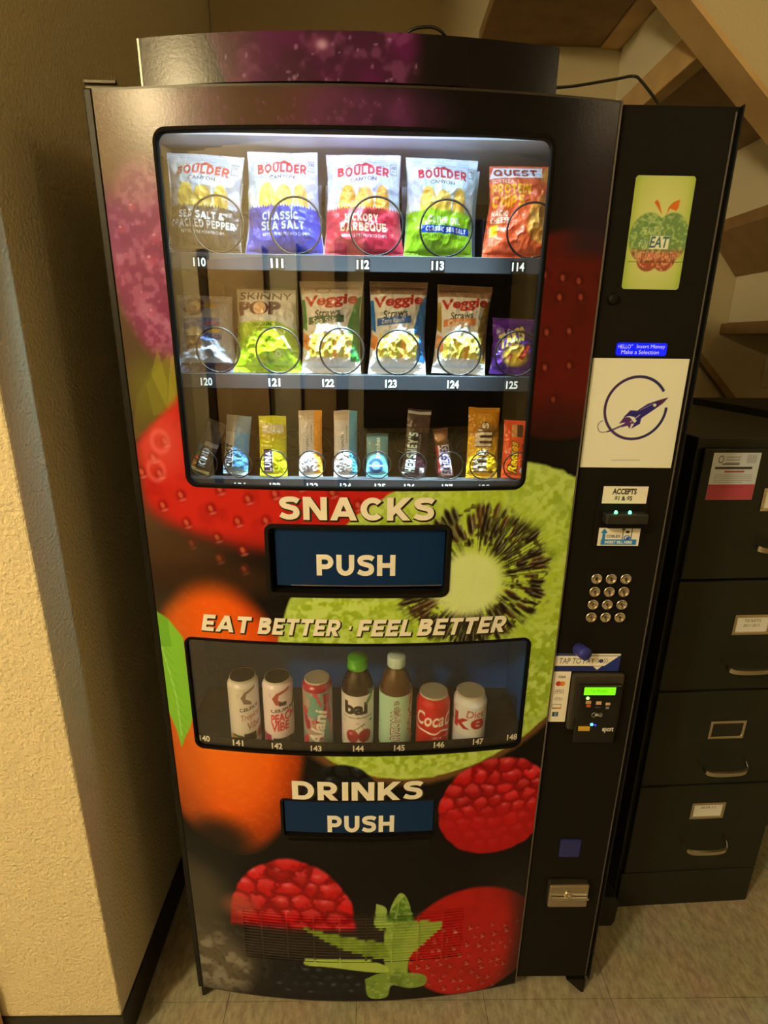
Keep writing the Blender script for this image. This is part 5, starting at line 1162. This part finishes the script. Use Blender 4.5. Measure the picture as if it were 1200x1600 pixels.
bar('chocolate_bar', 0.042, 0.120, 0.012, (30, 18, 22), a_hers, 645, 746, 7, 5, 0, 'dark brown chocolate bar with tall pale block lettering', 57, cat='chocolate bar')
def a_snick(cv):
    cv.rect(0.15, 0.03, 0.95, 0.66, (212, 206, 216)); cv.block('SATISFIES', 0.28, 0.05, 0.88, 0.64, (46, 36, 120), up=True, shear=0.4); cv.rect(0, 0.03, 0.16, 0.66, (160, 40, 50)); cv.ell(0.4, 0.82, 0.4, 0.08, (176, 130, 90), 0.5)
bar('chocolate_bar', 0.026, 0.088, 0.014, (88, 50, 28), a_snick, 697, 746, 7, -9, 0, 'narrow chocolate bar with slanted navy letters on white', 58, cat='chocolate bar')
def a_mm(cv):
    cv.rect(0, 0.60, 1, 1, (186, 122, 20), a=0.8); cv.ell(0.5, 0.86, 0.3, 0.08, (206, 150, 50), 0.6); cv.ell(0.7, 0.66, 0.22, 0.10, (70, 56, 40), 0.5, a=0.5)
    for t, cy, hh in (("m", 0.20, 0.20), ("&", 0.38, 0.11), ("m", 0.56, 0.20), ("'s", 0.73, 0.12)):
        for d_, c_, b_ in ((0.03, (44, 24, 14), 0.09), (0.0, (228, 214, 196), 0.03)):
            vt(cv, t, 0.48-0.03*(0.5-cy), cy, 0.56+d_ if t == 'm' else 0.36+d_, hh+d_*0.8, c_, b_)
    cv.rect(0.64, 0.10, 0.92, 0.30, (236, 196, 30)); cv.ell(0.78, 0.10, 0.08, 0.03, (90, 60, 30))
bar('candy_bag', 0.056, 0.126, 0.018, (228, 176, 30), a_mm, 752, 747, 7, 0, 0, 'yellow candy bag with sideways white letters outlined in brown', 59, 0.0018, cat='candy')
def a_reese(cv):
    cv.rect(0.30, 0.72, 0.72, 1.0, (70, 40, 30)); cv.rect(0.30, 0.72, 0.50, 1.0, (206, 150, 90)); vt(cv, 'Reeses', 0.40, 0.38, 0.40, 0.56, (56, 26, 12), 0.10, 0.12); vt(cv, 'Reeses', 0.40, 0.38, 0.34, 0.53, (240, 196, 30), 0.035, 0.12); vt(cv, 'peanut butter cups', 0.74, 0.40, 0.09, 0.42, (70, 26, 14), 0.02); cv.rect(0.68, 0.09, 0.90, 0.18, (190, 190, 220)); cv.rect(0, 0.93, 1, 1, (222, 84, 54))
bar('candy_bar', 0.047, 0.104, 0.014, (226, 82, 34), a_reese, 803, 747, 7, 0, -4, 'orange candy wrapper with yellow script lettering', 60, cat='candy')

# ------------------------------------------------------------------ drinks
can_m = print_mat('printed_can', 0.28, spec=0.6); lid_m = mat('can_lid_aluminium', (0.66, 0.62, 0.52), 0.32, 0.45); lidk_m = mat('black_can_lid', (0.02, 0.018, 0.016), 0.25, 0.6)
def can_canvas(base): return Canvas(-1, 0, 1, 1, 2/180, base, resy=1/130)      # x=-1..1 is the front half turn
def can(px, py, r, h, neck, art, lid, label, cat='can', y=0.022, rot=0.0, name='drink_can', group=None):
    x = on_y(px, py, y-r)[0]; t = empty(name, (x, y, DZ), rot-math.atan2(x-CAM[0], y-CAM[1])); tag(t, label, cat, group)
    zs = np.concatenate([np.linspace(0.004, h-neck-0.004, 110)]); prof = [(r*0.78, 0.0), (r*0.96, 0.003)]+[(r, z) for z in zs]
    for k in range(1, 9):
        f = k/8; prof.append((r-(r*0.17)*(f*f*(3-2*f)), h-neck-0.004+(neck)*f))
    prof += [(r*0.85, h-0.0025), (r*0.85, h-0.0008), (r*0.815, h)]
    n = 220; cv = can_canvas((200, 200, 200)); art(cv)
    th = np.linspace(0, 2*math.pi, n, endpoint=False); tt = np.where(th > math.pi, th-2*math.pi, th)/(math.pi/2)
    C = np.zeros((len(prof), n, 3))
    for i, (rr, z) in enumerate(prof):
        C[i] = seen(cv.sample(np.where(np.abs(tt) > 1, np.sign(tt)*2-tt, tt), np.full(n, z/h)))
        if i >= len(prof)-3: C[i] = (0.6, 0.57, 0.5)
    lathe('can_body', prof, can_m, t, n, cols=C, caps=(True, False))
    lathe('can_lid', [(r*0.80, h-0.0003), (r*0.77, h-0.0055), (r*0.72, h-0.006), (r*0.68, h-0.0045), (r*0.42, h-0.0040), (0.0, h-0.0042)], lid, t, 40, smooth=False)
    tab = []
    for k in range(25):
        a_ = 2*math.pi*k/24; tab.append((0.0085*math.cos(a_), -0.004+0.012*math.sin(a_), h-0.0024))
    tube('pull_tab', tab, 0.0016, steel, t, 6); lathe('tab_rivet', [(0.004, h-0.0028), (0.004, h-0.001), (0.0, h-0.0006)], lid, t, 16)
    P = [(0.017*math.cos(a_), -0.009+0.010*math.sin(a_), h-0.0038) for a_ in np.linspace(0, 2*math.pi, 26)]
    tube('mouth_score', P, 0.0009, steel, t, 5)
    return t
def c_shape(cv, cx, cy, w, h, c1, c2):
    cv.poly([(cx-w*0.2, cy+h*0.55), (cx+w, cy+h), (cx+w*0.9, cy+h*0.72), (cx, cy+h*0.35), (cx-w*0.1, cy-h*0.2), (cx+w*0.4, cy-h*0.55), (cx+w*0.5, cy-h*0.9), (cx-w*0.3, cy-h*0.7), (cx-w*0.6, cy)], c1)
def a_c1(cv):
    cv.all(np.ones_like(cv.X), (222, 196, 150)); c_shape(cv, 0.10, 0.79, 0.42, 0.13, (130, 96, 66), None); cv.ell(-0.25, 0.82, 0.06, 0.02, (150, 130, 110), ring=0.3); cv.text('CELSIUS', -0.22, 0.595, 0.62, 0.65, (62, 50, 46), 0.03, rot=0.03)
    cv.text('Tropical', -0.20, 0.44, 0.66, 0.56, (176, 92, 60), 0.01, 0.2, rot=0.06); cv.text('Vibe', 0.05, 0.32, 0.66, 0.43, (176, 92, 60), 0.01, 0.2, rot=0.06); cv.rect(-0.1, 0.14, 0.45, 0.26, (46, 34, 24)); cv.rect(-0.75, 0.10, -0.15, 0.24, (186, 132, 50)); cv.ell(0.75, 0.2, 0.25, 0.08, (150, 60, 40), 0.4); cv.line([(-0.6, 0.24), (-0.1, 0.21)], 0.03, (60, 66, 30))
def a_c2(cv):
    cv.all(np.ones_like(cv.X), (230, 196, 164)); c_shape(cv, 0.02, 0.80, 0.5, 0.13, (166, 56, 40), None); cv.rect(0.02, 0.69, 0.34, 0.74, (56, 44, 34)); cv.ell(-0.35, 0.84, 0.06, 0.02, (170, 120, 110), ring=0.3); cv.text('CELSIUS', -0.36, 0.605, 0.66, 0.655, (62, 50, 46), 0.03, rot=0.03)
    cv.text('PEACH', -0.36, 0.46, 0.72, 0.59, (206, 44, 50), 0.04, 0.15, rot=0.05); cv.text('VIBE', -0.36, 0.32, 0.42, 0.45, (206, 44, 50), 0.04, 0.15, rot=0.03); cv.rect(-0.9, 0.10, -0.38, 0.26, (176, 22, 66)); cv.rect(-0.3, 0.10, 0.55, 0.22, (52, 62, 40)); cv.poly([(0.55, 0.6), (0.95, 0.92), (0.98, 0.7)], (78, 96, 60)); cv.rect(0.55, 0, 1, 0.2, (44, 58, 40), a=0.8)
def a_c3(cv):
    r = np.random.default_rng(8); n = fbm(cv.ny, cv.nx, 34, r, 2); n2 = fbm(cv.ny, cv.nx, 26, r, 2); cv.all(np.ones_like(cv.X), (172, 140, 104)); cv.all(sst(0.48, 0.54, n), (164, 24, 44)); cv.all(sst(0.56, 0.62, n2), (104, 148, 110)); cv.all(sst(0.62, 0.66, fbm(cv.ny, cv.nx, 20, r, 2)), (196, 60, 62)); cv.rect(-1, 0.88, 1, 1, (168, 26, 40))
    cv.all((cv.X > 0.35)*0.4, (180, 150, 120)); co, tr = text_verts('Alani', 0.03, -0.5, -0.5, 0.5, 0.5, 0.15); cv.tris(np.stack([0.0-co[:, 1]*0.62+co[:, 0]*0.30, 0.38+co[:, 0]*0.50], 1), tr, (246, 232, 206))
def a_c6(cv):
    cv.all(np.ones_like(cv.X), (196, 22, 18)); cv.text('Coca', -0.70, 0.50, 0.50, 0.76, (248, 222, 196), 0.02, 0.35, rot=0.0); cv.text('Cola', 0.52, 0.48, 1.4, 0.72, (248, 222, 196), 0.02, 0.35)
    P = spline([(-0.85, 0.55), (-0.70, 0.42), (-0.30, 0.40), (0.1, 0.36), (0.4, 0.42), (0.75, 0.36)], 10); cv.line(P, 0.035, (248, 222, 196)); cv.text('ORIGINAL TASTE', 0.0, 0.27, 0.75, 0.31, (236, 190, 170), 0.02)
def a_c7(cv):
    cv.all(np.ones_like(cv.X), (214, 198, 166)); cv.rect(-1, 0.0, 1, 0.32, (196, 184, 158), a=0.7); cv.text('o', -1.25, 0.46, -0.72, 0.66, (176, 26, 22), 0.06); cv.text('k', -0.62, 0.44, 0.06, 0.72, (176, 26, 22), 0.03); cv.text('e', 0.08, 0.44, 0.64, 0.64, (176, 26, 22), 0.03); cv.text('Diet', -0.08, 0.66, 0.62, 0.79, (186, 52, 44), 0.01, 0.25); cv.text('12 FL OZ', -0.9, 0.08, -0.4, 0.12, (190, 120, 100), 0.0)
can(376, 1110, 0.0295, 0.156, 0.010, a_c1, lidk_m, 'slim cream can with brown script standing above number 141', y=0.020)
can(431, 1110, 0.0295, 0.156, 0.010, a_c2, lidk_m, 'slim cream can with red block lettering standing above number 142', y=0.016)
can(494, 1110, 0.0290, 0.156, 0.010, a_c3, lid_m, 'slim can patterned in crimson and green with slanted white script', y=0.014)
can(680, 1110, 0.0331, 0.122, 0.016, a_c6, lid_m, 'red soda can with flowing white script', y=0.018)
can(739, 1110, 0.0331, 0.122, 0.016, a_c7, lid_m, 'silver soda can with large red lettering', y=0.020)
liq_m = mat('clear_bottle_with_brown_drink', (0.022, 0.008, 0.004), 0.06, coat=1.0); liq2_m = mat('clear_bottle_with_amber_tea', (0.095, 0.042, 0.018), 0.06, coat=1.0)
def bottle(px, py, prof, lab_r, lz0, lz1, art, liq, capc, cap_prof, label, y=0.018):
    x = on_y(px, py, y-lab_r)[0]; t = empty('drink_bottle', (x, y, DZ), -math.atan2(x-CAM[0], y-CAM[1])); tag(t, label, 'bottle')
    lathe('bottle_body', prof, liq, t, 48)
    n = 220; cv = can_canvas((200, 200, 200)); art(cv); zs = np.linspace(lz0, lz1, 120); th = np.linspace(0, 2*math.pi, n, endpoint=False); tt = np.where(th > math.pi, th-2*math.pi, th)/(math.pi/2)
    C = np.zeros((120, n, 3))
    for i, z in enumerate(zs): C[i] = seen(cv.sample(np.where(np.abs(tt) > 1, np.sign(tt)*2-tt, tt), np.full(n, (z-lz0)/(lz1-lz0))))
    pl = np.interp(zs, [p_[1] for p_ in prof], [p_[0] for p_ in prof])
    V = [(float(pl[i]+0.0004), float(zs[i])) for i in range(120)]
    lathe('bottle_label', V, can_m, t, n, cols=C, caps=(False, False))
    cap = lathe('bottle_cap', cap_prof, mat('cap_'+label[:5], tuple(seen(capc)), 0.35), t, 40)
    zb = cap_prof[0][1]; rb = cap_prof[0][0]
    return t
def a_b1(cv):
    cv.all(np.ones_like(cv.X), (226, 200, 160)); cv.text('bai', -0.55, 0.66, 0.42, 0.90, (36, 28, 22), 0.045); cv.ell(0.50, 0.92, 0.20, 0.05, (78, 128, 46), 0.1, rot=0.4); cv.text("It's wonderwater", -0.66, 0.59, 0.68, 0.63, (70, 56, 44), 0.01); cv.ell(-0.6, 0.52, 0.08, 0.02, (120, 130, 110), ring=0.3); cv.ell(0, 0.50, 0.08, 0.02, (150, 140, 110), ring=0.3); cv.ell(0.58, 0.52, 0.08, 0.02, (60, 110, 60))
    cv.ell(-0.22, 0.26, 0.26, 0.12, (166, 40, 40), 0.08); cv.ell(0.30, 0.26, 0.28, 0.12, (156, 34, 36), 0.08); cv.ell(-0.28, 0.31, 0.07, 0.03, (214, 120, 110), 0.5); cv.line([(-0.2, 0.36), (0.15, 0.46), (0.28, 0.36)], 0.02, (110, 120, 50)); cv.line([(0.15, 0.46), (0.3, 0.48)], 0.02, (90, 110, 40)); cv.text('molokai coconut', -0.45, 0.10, 0.45, 0.13, (120, 84, 66), 0.0); cv.poly([(-1, 0), (-1, 0.2), (-0.7, 0.0)], (120, 140, 90))
def a_b2(cv):
    cv.all(np.ones_like(cv.X), (178, 198, 140));
    vt(cv, 'ARIZONA', 0.02, 0.42, 0.42, 0.70, (116, 60, 40), 0.06); vt(cv, 'ARIZONA', 0.04, 0.42, 0.38, 0.68, (214, 206, 160), 0.01); cv.rect(-0.14, 0.80, 0.10, 0.93, (178, 198, 140)); vt(cv, 'GREEN TEA', 0.05, 0.80, 0.20, 0.26, (120, 70, 46), 0.02)
    P = spline([(0.75, 0.25), (0.55, 0.40), (0.72, 0.58), (0.55, 0.72), (0.7, 0.92)], 8); cv.line(P, 0.02, (96, 66, 40)); r = np.random.default_rng(4)
    for k in range(30):
        q_ = P[int(r.random()*len(P))]; cv.ell(q_[0]+0.16*(r.random()-.5), q_[1]+0.06*(r.random()-.5), 0.035, 0.013, (168, 70, 60) if r.random() < .6 else (90, 110, 60), 0.3)
    cv.rect(-1, 0.0, 1, 0.06, (150, 176, 120)); cv.rect(-0.8, 0.45, -0.6, 0.47, (120, 150, 100))
rb_ = 0.0315
prof1 = [(rb_*0.8, 0.0), (rb_*0.98, 0.004), (rb_, 0.010), (rb_, 0.128), (rb_*0.99, 0.138), (rb_*0.88, 0.152), (rb_*0.70, 0.165), (0.0175, 0.172), (0.0165, 0.178), (0.0165, 0.183), (0.0, 0.183)]
bottle(558, 1110, prof1, rb_, 0.006, 0.130, a_b1, liq_m, (74, 146, 14), [(0.0195, 0.176), (0.0200, 0.178), (0.0200, 0.183), (0.0190, 0.1835), (0.0190, 0.197), (0.0180, 0.199), (0.0, 0.199)], 'brown drink bottle with a cream cherry label and bright green cap')
rb2 = 0.0325
prof2 = [(rb2*0.8, 0.0), (rb2*0.98, 0.005), (rb2, 0.012), (rb2, 0.128), (rb2*0.98, 0.140), (rb2*0.86, 0.156), (rb2*0.66, 0.170), (0.0165, 0.178), (0.0155, 0.182), (0.0155, 0.188), (0.0, 0.188)]
bottle(619, 1110, prof2, rb2, 0.008, 0.130, a_b2, liq2_m, (196, 200, 150), [(0.0175, 0.181), (0.0178, 0.183), (0.0178, 0.200), (0.0165, 0.2025), (0.0, 0.2025)], 'amber tea bottle with a pale green blossom label and white cap')
# ------------------------------------------------------------------ filing cabinets
cab_m = mat('black_painted_steel', (0.015, 0.018, 0.014), 0.40, bump=(300, 0.05), spec=0.3); pull_m = mat('worn_chrome_pull', (0.74, 0.68, 0.58), 0.25, 1.0)
cardm = mat('cream_card', tuple(seen((224, 204, 160))), 0.6); dkc = mat('empty_holder', (0.012, 0.012, 0.011), 0.6)
CW, CD, CH = 0.392, 0.66, 1.318
def text_flat(s, x0, z0, x1, z1, y, parent): return text_mesh('card_writing', s, 0.0, x0, z0, x1, z1, lambda a_, b_: y, ink, parent)
def cabinet(loc, rz, label, cards):
    t = empty('filing_cabinet', loc, rz); tag(t, label, 'filing cabinet')
    body = boxes('cabinet_body', [(0, CW, 0.014, CD, 0.0, CH)], cab_m, t, 0.003)
    boxes('plinth', [(0.006, CW-0.006, 0.004, 0.0135, 0.0, 0.122)], cab_m, t, 0.002)
    zz = [(0.130, 0.418), (0.424, 0.702), (0.708, 0.994), (1.000, 1.296)]
    for k, (z0, z1) in enumerate(zz):
        d = boxes('drawer', [(0.010, CW-0.010, 0.0, 0.0135, z0, z1)], cab_m, t, 0.0025)
        zc_ = z1-0.195 if k else z1-0.165; xc_ = CW/2+0.006
        # bail pull
        w = 0.060; P = spline([(xc_-w, 0.002, zc_), (xc_-w+0.002, -0.020, zc_-0.010), (xc_-w+0.014, -0.034, zc_-0.018), (xc_, -0.037, zc_-0.020), (xc_+w-0.014, -0.034, zc_-0.018), (xc_+w-0.002, -0.020, zc_-0.010), (xc_+w, 0.002, zc_)], 8)
        V = []; F = []
        for q_ in P: V += [(q_[0], q_[1]-0.002, q_[2]-0.006), (q_[0], q_[1]-0.004, q_[2]+0.006), (q_[0], q_[1]+0.002, q_[2]+0.007), (q_[0], q_[1]+0.003, q_[2]-0.005)]
        for i in range(len(P)-1):
            for c in range(4): F.append((4*i+c, 4*i+(c+1) % 4, 4*i+4+(c+1) % 4, 4*i+4+c))
        F += [(3, 2, 1, 0), (len(V)-4, len(V)-3, len(V)-2, len(V)-1)]
        obj_pd('handle', V, F, pull_m, d)
        zl = zc_+0.085; hw, hh = 0.046, 0.026
        fr = boxes('label_holder', [(xc_-hw, xc_+hw, -0.004, -0.0004, zl+hh-0.007, zl+hh), (xc_-hw, xc_+hw, -0.004, -0.0004, zl-hh, zl-hh+0.007), (xc_-hw, xc_-hw+0.007, -0.004, -0.0004, zl-hh+0.0072, zl+hh-0.0072), (xc_+hw-0.007, xc_+hw, -0.004, -0.0004, zl-hh+0.0072, zl+hh-0.0072)], pull_m, d, 0.0008)
        boxes('label_card', [(xc_-hw+0.0072, xc_+hw-0.0072, -0.0012, -0.0004, zl-hh+0.0072, zl+hh-0.0072)], cardm if cards[k] else dkc, d)
        for j, s in enumerate(cards[k] or ()): text_flat(s, xc_-0.020, zl+0.006-0.012*j, xc_+0.020, zl+0.013-0.012*j, -0.0015, d)
    return t
ca, cb = on_z(960, 1420), on_z(1172, 1408)
crz = math.atan2(cb[1]-ca[1], cb[0]-ca[0])
fc = cabinet((ca[0], ca[1], 0), crz, 'four-drawer black filing cabinet with a red and white sticker on its top drawer', [('2010-11',), None, ('TICKETS', '2011-2012'), ('RECORDS',)])
cb2 = on_z(1189, 1346)
cabinet((cb2[0]+0.01, cb2[1]+0.12, 0), crz, 'second black filing cabinet further along the wall behind the first', [None]*4)
# inspection sticker on the top drawer
skc = Canvas(0, 0, 0.104, 0.102, 0.0008, (196, 186, 160)); skc.rect(0, 0, 0.104, 0.034, (176, 62, 62)); skc.rect(0.008, 0.067, 0.090, 0.072, (44, 38, 34)); skc.ell(0.018, 0.088, 0.006, 0.008, (70, 64, 56), ring=0.25)
for k in range(3): skc.rect(0.028, 0.092-0.006*k, 0.060, 0.0935-0.006*k, (120, 112, 96))
skc.rect(0.022, 0.0765, 0.060, 0.079, (50, 46, 40)); skc.rect(0.030, 0.060, 0.074, 0.0635, (156, 62, 58)); 
for k in range(5): skc.rect(0.010, 0.054-0.004*k, 0.094-0.02*(k == 4), 0.0552-0.004*k, (140, 132, 114))
skc.rect(0.074, 0.080, 0.096, 0.098, (170, 160, 140)); skc.rect(0.02, 0.028, 0.08, 0.0295, (150, 50, 50))
stk = sheet('inspection_sticker', skc, lambda x, z: (x, 0*x, z), MATS['paper_print'], None); tag(stk, 'white and red printed sticker on the top drawer of the filing cabinet', 'sticker')
c_, s__ = math.cos(crz), math.sin(crz); lx = 0.030
stk.location = (ca[0]+lx*c_+0.0008*s__, ca[1]+lx*s__-0.0008*c_, 1.186); stk.rotation_euler = (0, 0, crz)
# cords hanging between machine and cabinet
q1 = on_z(948, 1425, 0.0)
tube('power_cord', spline([(0.945, 0.60, 0.60), (0.975, 0.42, 0.52), (0.995, 0.34, 0.38), (1.005, 0.30, 0.22), (0.985, 0.28, 0.08), (0.975, 0.30, 0.006), (0.985, 0.45, 0.006), (0.96, 0.62, 0.006)], 8), 0.005, cable_m)
tag(bpy.data.objects['power_cord'], 'black power cord hanging in the gap beside the vending machine', 'cord')
f0 = on_z(958, 1448, 0.0)
flp = prism('rubber_flap', [(f0[0]-0.055, 0.001), (f0[0]-0.005, 0.001), (f0[0]+0.002, 0.02), (f0[0]+0.004, 0.085), (f0[0]-0.010, 0.105), (f0[0]-0.04, 0.105)], f0[1]+0.002, f0[1]+0.05, mat('black_rubber', (0.007, 0.007, 0.007), 0.6))
tag(flp, 'small black rubber block on the floor beside the vending machine', 'block')
# globe lamps of the hall: these light the place
def globe_mat(k, e): return mat('glowing_globe_%d' % k, (0.9, 0.85, 0.7), 0.6, emit=WARM, emit_s=e)
for k, ((x_, y_, z_), e_) in enumerate(LAMPS):
    t = empty('globe_lamp', (x_, y_, z_)); tag(t, ('bright glowing globe lamp hung on the left of the hall', 'dimmer glowing globe lamp hung on the right of the hall')[k], 'lamp')
    R_ = 0.11; lathe('globe', [(R_*math.sin(a_), -R_*math.cos(a_)) for a_ in np.linspace(0.0, math.pi, 20)], globe_mat(k, e_), t, 32)
    lathe('stem', [(0.012, R_+0.002), (0.012, CEIL-z_-0.02), (0.06, CEIL-z_-0.018), (0.06, CEIL-z_)], steel, t, 24)
